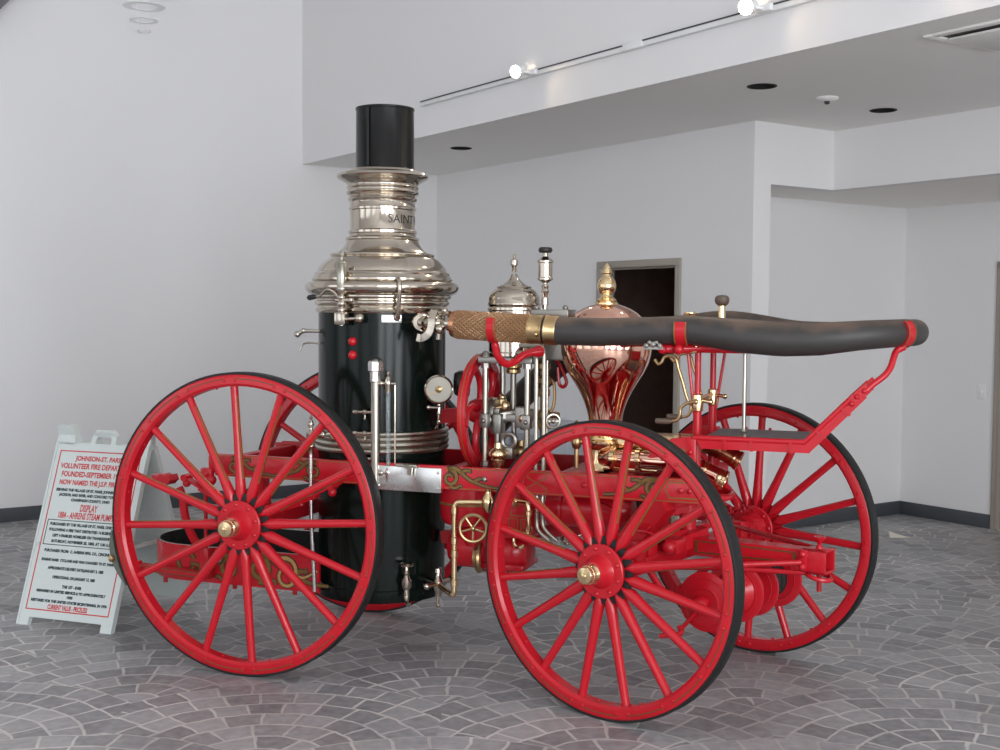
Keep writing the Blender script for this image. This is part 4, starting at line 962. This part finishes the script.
# woven strainer at its free end
def zc(x): return interp(ztop, x)
mb = MB().tube([(x, -HV, zc(x)) for x in (.965, 1.0, 1.1, 1.2, 1.335)], .0605, 24, 0)
nx = 46
for s_ in (-1, 1):
    for k in range(20):
        p_ = []
        for i in range(nx + 1):
            x = .965 + .37 * i / nx; a = 2 * PI * k / 20 + s_ * x * 14.0; rr = .0622 + .0016 * math.cos(x * 14.0 * 20 + k * PI)
            p_.append((x, -HV + rr * math.cos(a), zc(x) + rr * math.sin(a)))
        mb.tube(p_, .0052, 5, 1, caps=False)
M['weave'] = mat('woven_cane', (0.30, 0.16, 0.075), 0.45, metal=0.35, noise=0.3, nscale=60)
E('woven_strainer', mb, ['grip', 'weave'], hose)
mb = MB().tube([(.935, -HV, 1.674), (.942, -HV, 1.674), (.962, -HV, 1.672), (.972, -HV, 1.672)], [.030, .060, .066, .064], 24)
E('strainer_cap', mb, 'copperdk', hose)
d = Vector((1, 0, -.06)).normalized()
mb = MB().lathe([(.060, -.015), (.068, -.012), (.068, .0), (.066, .004), (.066, .045), (.069, .048), (.069, .055)], (1.335, -HV, zc(1.335)), d, 32)
mb.lathe([(.069, .0), (.070, .004), (.067, .008), (.067, .05), (.064, .055)], (1.40, -HV, zc(1.40)), d, 32)
mb.ball((1.37, -HV - .066, zc(1.37) - .02), .012, 0, 10)
E('hose_coupling', mb, 'brassold', hose)
E('coupling_gap', MB().lathe([(.061, 0), (.064, .002), (.064, .014), (.061, .016)], (1.388, -HV, zc(1.388)), d, 32), 'blackline', hose)
mb = MB()
for k, (dx, dz, r_) in enumerate([(-.03, 0, .012), (.0, .006, .014), (.03, 0, .012), (-.015, .014, .010), (.015, .014, .010)]): mb.ball((1.905 + dx, -HV - .066, 1.588 + dz), r_, 0, 8, sq=.5, d=(0, 1, 0))
mb.bar((1.86, -HV - .060, 1.578), (1.95, -HV - .060, 1.578), .012, .012)
E('hose_tag', mb, 'steel', hose)
# nickel spigot and hinged lever joining strainer and boiler
mb = MB().lathe([(.0, 0), (.034, .0), (.036, .02), (.026, .03), (.024, .06), (.034, .07), (.036, .09), (.026, .10), (.024, .16), (.036, .165), (.036, .18), (.020, .185)], (.940, -HV, 1.675), (-1, .35, 0), 20, caps=False)
mb.ball((.845, -.335, 1.70), .026, 0, 12).ball((.875, -.355, 1.65), .026, 0, 12).ball((.85, -.33, 1.645), .022, 0, 10).cyl((.86, -.34, 1.60), (.865, -.345, 1.66), .014)
mb.cyl((.80, -.30, 1.722), (.93, -.365, 1.722), .012).ball((.90, -.36, 1.735), .016, 0, 10)
sg_ = E('suction_spigot', mb, 'nickel')
mb = MB().lathe([(.0, -.02), (.03, -.02), (.044, -.006), (.047, .006), (.040, .016), (.022, .018), (.020, .034), (.012, .042), (.0, .044)], (.752, -.285, 1.678), (.35, -.94, 0), 28, caps=False)
mb.cyl((.752, -.285, 1.678), (.68, -.18, 1.678), .03)
E('spigot_valve', mb, 'nickel', sg_)
mb = MB(); q_ = spline([(.85, -.36, 1.735), (.842, -.37, 1.70), (.84, -.375, 1.66), (.825, -.375, 1.625), (.79, -.37, 1.605), (.765, -.365, 1.608)], 5)
for p0, p1 in zip(q_, q_[1:]): mb.bar(p0, p1, .012, .034)
E('hinged_lever', mb, 'nickel', sg_)
# red brackets that carry the hose
def strap(mb, c, ax, a0, a1, r, wd, th=.008, n=14):
    ax = Vector(ax).normalized(); c = Vector(c); out = Vector((ax.y, -ax.x, 0)).normalized(); upz = Vector((0, 0, 1))
    for i in range(n):
        q0, q1 = [math.radians(a0 + (a1 - a0) * (i + e) / n) for e in (0, 1)]
        f = lambda q, rr: c + (out * math.cos(q) + upz * math.sin(q)) * rr
        vs = []
        for q in (q0, q1):
            for rr in (r, r + th):
                for s_ in (-1, 1): vs.append(f(q, rr) + ax * s_ * wd / 2)
        mb.add(vs, [(0, 1, 3, 2), (4, 6, 7, 5), (0, 2, 6, 4), (1, 5, 7, 3), (2, 3, 7, 6), (0, 4, 5, 1)], 0)
        for s_ in (-1, 1):
            vs = [f(q, r + th + .001) + ax * s_ * (wd / 2 - e) for q in (q0, q1) for e in (.0, .006)]
            mb.add(vs, [(0, 1, 3, 2)], 1)
    return mb
mb = strap(MB(), (1.150, -HV, zc(1.15)), (1, 0, 0), 35, -80, .066, .046)
hb = E('hose_bracket', mb, ['red', 'gold'], None, 'red strap round the woven strainer')
q_ = spline([(1.150, -.37, 1.60), (1.154, -.355, 1.565), (1.160, -.34, 1.525), (1.185, -.30, 1.490), (1.215, -.26, 1.500), (1.255, -.22, 1.535), (1.315, -.16, 1.548)], 6)
E('bracket_arm', MB().tube(q_, [.016, .015, .014, .015] + [.018] * (len(q_) - 8) + [.024, .028, .028, .024], 10), 'red', hb)
mb = strap(MB(), (2.022, -HV, zc(2.022)), (1, 0, 0), 30, -78, .062, .056)
hb = E('hose_bracket', mb, ['red', 'gold'], None, 'red strap round the hose by the seat')
mb = MB().tube([(1.93, -.36, 1.572), (1.95, -.36, 1.574), (2.01, -.33, 1.574), (2.10, -.27, 1.58)], [.010, .020, .022, .022], 10).ball((1.935, -.36, 1.572), .022, 0, 10).ball((2.01, -.38, 1.573), .024, 0, 10)
E('bracket_arm', mb, 'red', hb)
a = math.asin(-.20 / HV); c_ = (2.615 + HV * math.cos(a), -.20, 1.653); axd = (-math.sin(a), math.cos(a), 0)
mb = strap(MB(), c_, axd, 50, -70, .059, .052)
hb = E('hose_bracket', mb, ['red', 'gold'], None, 'red strap under the bend of the hose')
q_ = spline([(2.93, -.215, 1.596), (2.905, -.235, 1.575), (2.895, -.255, 1.545), (2.885, -.27, 1.51), (2.862, -.29, 1.475), (2.82, -.31, 1.44), (2.79, -.325, 1.41)], 6)
E('bracket_arm', MB().tube(q_, [.020 - .006 * min(1, i / 6) for i in range(len(q_))], 10, updir=(0, 1, 0)), 'red', hb)
hb2 = E('far_hose_rest', strap(MB(), (2.01, HV, zc(2.01) + .02), (-1, 0, 0), 30, -75, .066, .056), ['red', 'gold'])

# ---- driver's seat, footboard and controls
seat = E('seat_board', MB().box((1.985, -.29, 1.566), (2.30, .29, 1.586), 0, .006).cyl((1.97, -.27, 1.572), (2.31, -.27, 1.572), .016), 'red')
for sy in (-1, 1):
    y = sy * .20
    p_ = E('seat_post', MB().cyl((2.062, y, 1.0), (2.062, y, 1.335), .019, seg=14).cyl((2.062, y, 1.335), (2.062, y, 1.57), .0145, seg=14), 'red')
    E('post_clamp', MB().lathe([(.019, 1.29), (.025, 1.295), (.027, 1.33), (.024, 1.365), (.018, 1.37)], (2.062, y, 0), seg=18).cyl((2.062, y, 1.345), (2.115, y, 1.335), .009).ball((2.12, y, 1.335), .013, 0, 10), 'brass', p_)
    E('seat_brace', MB().cyl(((2.015 if sy < 0 else 2.12), y, 1.565), ((2.048 if sy < 0 else 2.078), y, 1.28), .0075, seg=8), 'red', p_)
E('clamp_rod', MB().cyl((2.062, -.2, 1.345), (2.062, .2, 1.345), .010), 'brass')
mb = MB().cyl((2.27, -.20, 1.19), (2.27, -.20, 1.57), .0085, seg=12).lathe([(.020, 1.185), (.020, 1.192), (.012, 1.20), (.015, 1.21), (.010, 1.222)], (2.27, -.20, 0), seg=14)
E('nickel_stay', mb, 'nickelsat')
E('brass_knob', MB().lathe([(.0, 0), (.030, .0), (.033, .008), (.027, .012), (.033, .018), (.033, .026), (.024, .032), (.0, .034)], (2.045, -.285, 1.583), (.2, -1, 0), 24, caps=False), 'brass')
E('brass_lamp_socket', MB().lathe([(.012, 1.586), (.012, 1.70), (.028, 1.708), (.030, 1.716), (.026, 1.720), (.030, 1.730), (.028, 1.737), (.0, 1.737)], (1.985, 0, 0), seg=24, caps=False), 'brass')
pg = E('foot_gong_post', MB().lathe([(.030, 1.586), (.028, 1.60), (.021, 1.62), (.019, 1.70), (.015, 1.77), (.0, 1.775)], (2.132, 0, 0), seg=20, caps=False), 'brass')
E('post_knob', MB().lathe([(.0, 1.764), (.018, 1.766), (.030, 1.776), (.034, 1.792), (.031, 1.806), (.020, 1.814), (.0, 1.816)], (2.132, 0, 0), seg=24, caps=False), 'grip', pg)
for sy, lab in ((-.205, 'near'), (.14, 'far')):
    hk = E('brass_hook', MB().tube(spline([(1.865, sy, 1.520), (1.882, sy, 1.500), (1.898, sy, 1.508), (1.910, sy, 1.530), (1.937, sy, 1.538), (1.962, sy, 1.526), (1.975, sy, 1.48), (1.995, sy, 1.42), (2.012, sy, 1.36), (2.03, sy, 1.325), (2.055, sy, 1.322)], 6), .0075, 10), 'brassold')
for y in (-.22, .03):
    tr = E('brass_treadle', MB().tube(spline([(1.945, y, 1.243), (1.975, y, 1.25), (1.988, y, 1.275), (1.992, y, 1.305), (2.02, y, 1.328), (2.06, y, 1.335)], 5), .0075, 10).ball((2.06, y, 1.335), .014, 0, 10), 'brassold')
    E('wooden_grip', MB().tube([(1.875, y, 1.243), (1.88, y, 1.243), (1.93, y, 1.243), (1.95, y, 1.243)], [.008, .013, .013, .009], 12), 'grip', tr)
fb = MB().box((2.07, -.31, 1.150), (2.55, .31, 1.166), 0, .002)
fb.bar((2.545, 0, 1.158), (2.765, 0, 1.385), .62, .016, 0)
fb2 = MB()
for sy in (-1, 1):
    y = sy * .32
    tz = 1.184 if sy < 0 else 1.158
    fb2.prism([(2.075, tz), (2.545, tz), (2.765, 1.412), (2.795, 1.382), (2.565, 1.138), (2.105, 1.138)], lambda x, z, h: (x, y - .006 + h, z), .012)
    fb2.tube([(2.07, y, tz), (2.545, y, tz), (2.70, y, 1.345), (2.77, y, 1.414)], .013, 10)
    for x0, z0, x1, z1 in ((2.205, 1.18, 2.208, 1.135), (2.32, 1.18, 2.323, 1.135), (2.487, 1.18, 2.49, 1.135), (2.595, 1.235, 2.63, 1.205), (2.695, 1.335, 2.73, 1.305)): fb2.bar((x0, y - .004 * 0 - sy * 0 + sy * .004, z0), (x1, y + sy * .004, z1), .022, .012)
    for x, z in ((2.755, 1.385), (2.735, 1.355), (2.785, 1.41)): fb2.ball((x, y + sy * .010, z), .012, 0, 10)
    fb2.bar((2.735, y, 1.365), (2.80, y, 1.425), .024, .040, 0)
ft_ = E('footboard', fb, 'red')
E('foot_mat', MB().box((2.085, -.30, 1.166), (2.535, .30, 1.172), 0, .002), 'greymat', ft_)
E('board_flange', fb2, 'red', ft_)
mb = MB()
for sy in (-1, 1):
    y = sy * .315
    mb.box((2.035, y - .016, .99), (2.082, y + .016, 1.18), 0, .005).ball((2.058, y + sy * .016, 1.12), .014, 0, 10)
    mb.prism([(1.865, 1.09), (1.90, 1.13), (1.97, 1.175), (2.06, 1.19), (2.06, 1.115), (1.88, 1.085)], lambda x, z, h: (x, y - .012 + h, z), .024)
mb.box((1.88, -.31, 1.10), (2.06, .31, 1.115), 0, .003)
mb.ribbon([(1.92, 1.125), (2.05, 1.125)], .014, lambda x, z, h: (x, -.327 - h, z), .001, 1)
E('footboard_bracket', mb, ['red', 'gold'])

# ---- steered front carriage
def F(name, mb, mats, parent=None, label=None): return E(name, mb, mats, parent, label)
fa = F('front_axle', MB(MF).box((-.032, -.60, R2 - .045), (.032, .60, R2 + .03), 0, .006).cyl((0, -.66, R2), (0, .66, R2), .034).box((-.05, -.52, R2 - .05), (.05, -.44, R2 + .06), 0, .006).box((-.05, .44, R2 - .05), (.05, .52, R2 + .06), 0, .006), 'red')
mb = MB(MF)
for k in range(4):
    l = .40 - k * .085
    for s_, zc_ in ((1, .785), (-1, .800)):
        pts = [(0, x * l, zc_ - s_ * (.035 + .0) + s_ * .085 * (x * l / .40) ** 2 * -1 + s_ * .05 - s_ * k * -.0) for x in [i / 8 - 1 for i in range(17)]]
    pts = [(.0, x * l, .695 + k * .009 + .07 * (x * l / .40) ** 2) for x in [i / 8 - 1 for i in range(17)]]
    for p0, p1 in zip(pts, pts[1:]): mb.bar(p0, p1, .05, .009, 0, side=(1, 0, 0))
    pts = [(.0, x * l, .845 - k * .009 - .07 * (x * l / .40) ** 2) for x in [i / 8 - 1 for i in range(17)]]
    for p0, p1 in zip(pts, pts[1:]): mb.bar(p0, p1, .05, .009, 0, side=(1, 0, 0))
F('front_spring', mb, 'red')
mb = MB(MF).box((-.06, -.24, .845), (.06, .24, .892), 0, .006).ring((0, 0, .888), .20, .016, (0, 0, 1), 40).cyl((0, 0, .66), (0, 0, .90), .04)
F('fifth_wheel', mb, 'red')
# sloping side block with gilt panels
mb = MB(MF)
P3 = lambda x, z, h: (x, -.36 + h, z)
mb.prism([(-.20, .66), (-.03, .88), (.08, .90), (.10, .86), (-.10, .63)], P3, .09)
for t_ in (.12, .34, .56, .78):
    a = Vector((-.20 + .17 * t_, 0, .66 + .22 * t_)); b_ = Vector((-.20 + .17 * (t_ + .14), 0, .66 + .22 * (t_ + .14)))
    mb.bar((a.x - .001, -.315, a.z + .001), (a.x + .006, -.315, a.z + .009), .086, .004, 1)
for y in (-.352, -.278): mb.bar((-.192, y, .672), (-.036, y, .874), .006, .004, 1)
F('bolster_block', mb, ['red', 'gold'])
mb = MB(MF).bar((-.06, -.42, .62), (.06, .05, .70), .06, .07, 0, side=(1, 0, 0)).box((-.05, -.42, .655), (.05, -.34, .72), 0, .01).box((.05, -.30, .655), (.12, -.21, .725), 0, .012).ball((.085, -.31, .69), .032, 0, 12).ball((-.06, -.40, .66), .03, 0, 12)
F('axle_clip', mb, 'red')
# draught pole socket with its stays
mb = MB(MF).bar((.03, 0, .655), (.60, 0, .668), .12, .085, 0, side=(0, 1, 0), w1=.085, h1=.075)
for z in (-.026, .026):
    for s_ in (-1, 1): mb.bar((.08, s_ * .0585, .657 + z), (.56, s_ * .0455, .667 + z * .85), .003, .006, 1, side=(0, 1, 0))
for x in (.08, .24, .56): mb.bar((x, -.062 + x * .028, .63), (x, -.062 + x * .028, .685), .004, .012, 1, side=(0, 1, 0))
pb_ = F('pole_beam', mb, ['red', 'stripe'])
mb = MB(MF)
for lo, hi in (((.60, -.052, .610), (.705, -.041, .714)), ((.60, .041, .610), (.705, .052, .714)), ((.60, -.052, .610), (.705, .052, .621)), ((.60, -.052, .703), (.705, .052, .714))): mb.box(lo, hi, 0, .002)
for z in (.635, .690): mb.ball((.605, -.060, z), .017, 0, 10).ball((.605, .060, z), .017, 0, 10)
mb.box((.585, -.060, .615), (.625, -.050, .710), 0, .003)
F('pole_socket', mb, 'red', pb_)
mb = MB(MF).lathe([(.016, .710), (.014, .722), (.009, .730), (.012, .744), (.024, .756), (.026, .764), (.0, .767)], (.655, 0, 0), seg=16)
F('pin_knob', mb, 'red', pb_)
F('draw_ring', MB(MF).ring((.66, -.01, .592), .05, .011, (.2, 0, 1), 28), 'red', pb_)
F('pole_pin', MB(MF).cyl((.655, 0, .61), (.657, 0, .525), .011), 'reddk', pb_)
mb = MB(MF).tube([(.0, -.43, .60), (.10, -.40, .615), (.60, -.065, .655)], .013, 10).tube([(.0, .43, .68), (.60, .065, .700)], .012, 10).tube([(.06, -.18, .575), (.30, -.12, .595), (.62, -.03, .605)], .011, 10)
F('pole_stay', mb, 'red')
# reels on a cross shaft under the pole beam
RC = Vector((.285, 0, .480))
mb = MB(MF).cyl(RC + Vector((0, -.40, 0)), RC + Vector((0, .40, 0)), .022, seg=16)
for sy in (-1, 1):
    mb.tube(spline([(.02, sy * .40, .64), (.06, sy * .40, .57), (.14, sy * .40, .50), (.285, sy * .395, .48)], 6), .016, 10)
    mb.lathe([(.034, 0), (.034, .03), (.022, .05), (.0, .052)], RC + Vector((0, sy * .37, 0)), (0, sy, 0), 16)
rsx = F('reel_shaft', mb, 'red')
for y, lab in ((-.33, 0), (-.06, 0), (.09, 0), (.33, 0)):
    R_ = .131 if y < -.2 else .140
    d_ = F('reel_disc', MB(MF).lathe([(.0, -.006), (R_ - .006, -.006), (R_, -.003), (R_, .003), (R_ - .006, .006), (.0, .006)], RC + Vector((0, y, 0)), (0, 1, 0), 48, caps=False)
           .ring(RC + Vector((0, y - .006, 0)), .062, .006, (0, 1, 0), 32).ring(RC + Vector((0, y - .006, 0)), .105, .003, (0, 1, 0), 40), 'red')
F('reel_drum', MB(MF).cyl(RC + Vector((0, -.325, 0)), RC + Vector((0, -.065, 0)), .06, seg=28).cyl(RC + Vector((0, -.13, 0)), RC + Vector((0, -.062, 0)), .045, .10, 28), 'red')
mb = MB(MF)
for k in range(9): mb.ring(RC + Vector((0, .11 + k * .024, 0)), .066 + (k % 2) * .008, .013, (0, 1, 0), 24, 0, 6)
mb.cyl(RC + Vector((0, .095, 0)), RC + Vector((0, .325, 0)), .055, seg=24)
F('coiled_rope', mb, 'tyre')
mb = MB(MF).tube(spline([(.17, -.36, .36), (.19, -.37, .335), (.15, -.40, .325), (.11, -.42, .318)], 4), .012, 8).tube([(.27, -.345, .46), (.22, -.35, .40), (.18, -.36, .345)], .010, 8)
F('reel_crank', mb, 'red')
# twisted tie chain behind
mb = MB()
for k in range(11):
    p0 = Vector((1.93 + k * .030, .10 + k * .024, .80 - k * .002)); mb.ring(p0, .016, .0055, (k % 2, .5, 1 - k % 2), 12, 0, 5)
E('tie_chain', mb, 'reddk')
E('reach_bar', MB().bar((.75, 0, .60), (1.90, 0, .74), .06, .06, 0).bar((1.62, -.20, .84), (1.95, -.05, .66), .02, .025, 0), 'reddk')
# ------------------------------------------------------------------ folding sign board
FL, FR = Vector((-2.628, 6.529, 0)), Vector((-2.087, 6.337, 0))
ex = (FR - FL).normalized(); ey = Vector((-ex.y, ex.x, 0)); mid = (FL + FR) / 2
SPREAD, HGT, SW = .383, 1.07, .287
SL = math.hypot(SPREAD, HGT); WX = 1.09
sign = thing('folding_sign', 'white plastic folding sign with red and black lettering behind the rear wheel', 'sign', mid, math.atan2(ex.y, ex.x))
LEAN = math.atan2(SPREAD, HGT)
def panel(front):
    s = 1 if front else -1
    yo = 0 if front else 2 * SPREAD
    def to3(x, t, h):        # h: towards the outside of the sign
        n = Vector((0, -s * math.cos(LEAN), math.sin(LEAN)))
        return Vector((x, yo + s * t * math.sin(LEAN), t * math.cos(LEAN))) + n * h
    w = SW * WX
    mb = MB()
    mb.prism([(-w, .0), (-w + .075, .0), (-w + .075, .045), (w - .075, .045), (w - .075, .0), (w, .0), (w, 1.03), (-w, 1.03)], lambda x, t, h: to3(x, t, h - .028), .028)
    for a, b_ in ((-w, -w + .125), (w - .125, w)): mb.prism([(a, 1.02), (b_, 1.02), (b_ - (.0 if a > 0 else .02), 1.135), (a + (.02 if a > 0 else .0), 1.135)], lambda x, t, h: to3(x, t, h - .040), .040)
    hn = [(-.085, 1.02), (-.08, 1.085), (-.06, 1.112), (.06, 1.112), (.08, 1.085), (.085, 1.02), (.052, 1.02), (.050, 1.068), (.038, 1.082), (-.038, 1.082), (-.050, 1.068), (-.052, 1.02)]
    for i in range(5):
        pass
    def quad(p): mb.prism(p, lambda x, t, h: to3(x, t, h - .034), .030)
    quad([hn[0], hn[11], hn[10], hn[1]]); quad([hn[1], hn[10], hn[9], hn[2]]); quad([hn[2], hn[9], hn[8], hn[3]]); quad([hn[3], hn[8], hn[7], hn[4]]); quad([hn[4], hn[7], hn[6], hn[5]])
    # raised edge rim
    for a in (-w, w - .012): mb.prism([(a, .0), (a + .012, .0), (a + .012, 1.03), (a, 1.03)], lambda x, t, h: to3(x, t, h - .0), .005)
    if not front:
        for k in range(4): mb.prism([(-.2, .2 + k * .2), (.2, .2 + k * .2), (.2, .212 + k * .2), (-.2, .212 + k * .2)], lambda x, t, h: to3(x, t, -h - .028), .008)
    return mb, to3
mb, to3f = panel(True)
pf = obj('front_panel', mb, 'plastic', sign)
mb, to3b = panel(False)
obj('back_panel', mb, 'plastic', sign)
mb = MB()
for x in (-.28, .28): mb.bar((x, .14, .42), (x, 2 * SPREAD - .14, .42), .012, .02, 0, side=(1, 0, 0))
obj('hinge', mb, 'plastic', sign)
red_, blk = MB(), MB()
def frame(mb, x0, x1, t0, t1, w):
    for a, b_, c_, d_ in ((x0, x1, t0, t0 + w), (x0, x1, t1 - w, t1), (x0, x0 + w, t0 + w, t1 - w), (x1 - w, x1, t0 + w, t1 - w)):
        mb.prism([(a, c_), (b_, c_), (b_, d_), (a, d_)], lambda x, t, h: to3f(x * WX, tp(t), h), .0012)
tp = lambda t: .085 + (t - .115) * .90 / .85
frame(red_, -.252, .252, .115, .965, .006)
frame(blk, -.235, .235, .455, .590, .004)
def line(mb, s, t, h, width):
    vs, fs = text_mb(s, h * 1.38, bold=.0014)
    wd = max(v.x for v in vs) - min(v.x for v in vs); k = width / wd
    mb.add([to3f(v.x * k * WX, tp(t) + v.y, .0012) for v in vs], fs)
line(red_, 'JOHNSON-ST. PARIS', .912, .028, .29)
line(red_, 'VOLUNTEER FIRE DEPARTMENT', .868, .030, .46)
line(red_, 'FOUNDED-SEPTEMBER 19, 1881', .824, .030, .42)
line(red_, 'NOW NAMED THE J.S.P. FIRE DEPT', .780, .028, .43)
line(blk, 'SERVING THE VILLAGE OF ST. PARIS, JOHNSON, ADAMS,', .744, .015, .45)
line(blk, 'JACKSON, MAD RIVER, AND CONCORD TOWNSHIPS', .718, .015, .40)
line(blk, 'CHAMPAIGN COUNTY, OHIO', .692, .015, .24)
line(red_, 'DISPLAY', .640, .040, .105)
line(red_, '1884 - AHRENS STEAM PUMPER', .600, .036, .36)
for i, (s, w_) in enumerate([('PURCHASED BY THE VILLAGE OF ST. PARIS, OHIO, 1884', .43), ('FOLLOWING A FIRE THAT DESTROYED 14 BUSINESSES &', .43), ('LEFT 4 FAMILIES HOMELESS ON THANKSGIVING', .37), ('SATURDAY, NOVEMBER 25, 1883, AT 1:30 A.M.', .37)]):
    line(blk, s, .560 - i * .030, .015, w_)
line(blk, 'PURCHASED FROM:  C. AHRENS MFG. CO., CINCINNATI', .420, .015, .43)
line(blk, 'ENGINE NAME:  CYCLONE AND WAS CHANGED TO ST. PARIS', .372, .014, .44)
line(blk, 'APPROXIMATE DELIVERY DATE-JANUARY 3, 1885', .330, .015, .34)
line(blk, 'OPERATIONAL ON JANUARY 17, 1885', .284, .015, .26)
line(blk, 'THE 1ST - EVER', .238, .015, .12)
line(blk, 'REMAINED IN LIMITED SERVICE & TO APPROXIMATELY', .210, .014, .42)
line(blk, '1935', .186, .014, .035)
line(blk, 'RESTORED FOR THE UNITED STATES BICENTENNIAL IN 1976', .160, .014, .46)
line(red_, 'CURRENT VALUE - PRICELESS', .126, .026, .24)
obj('red_print', red_, 'inkred', pf); obj('black_print', blk, 'inkblk', pf)
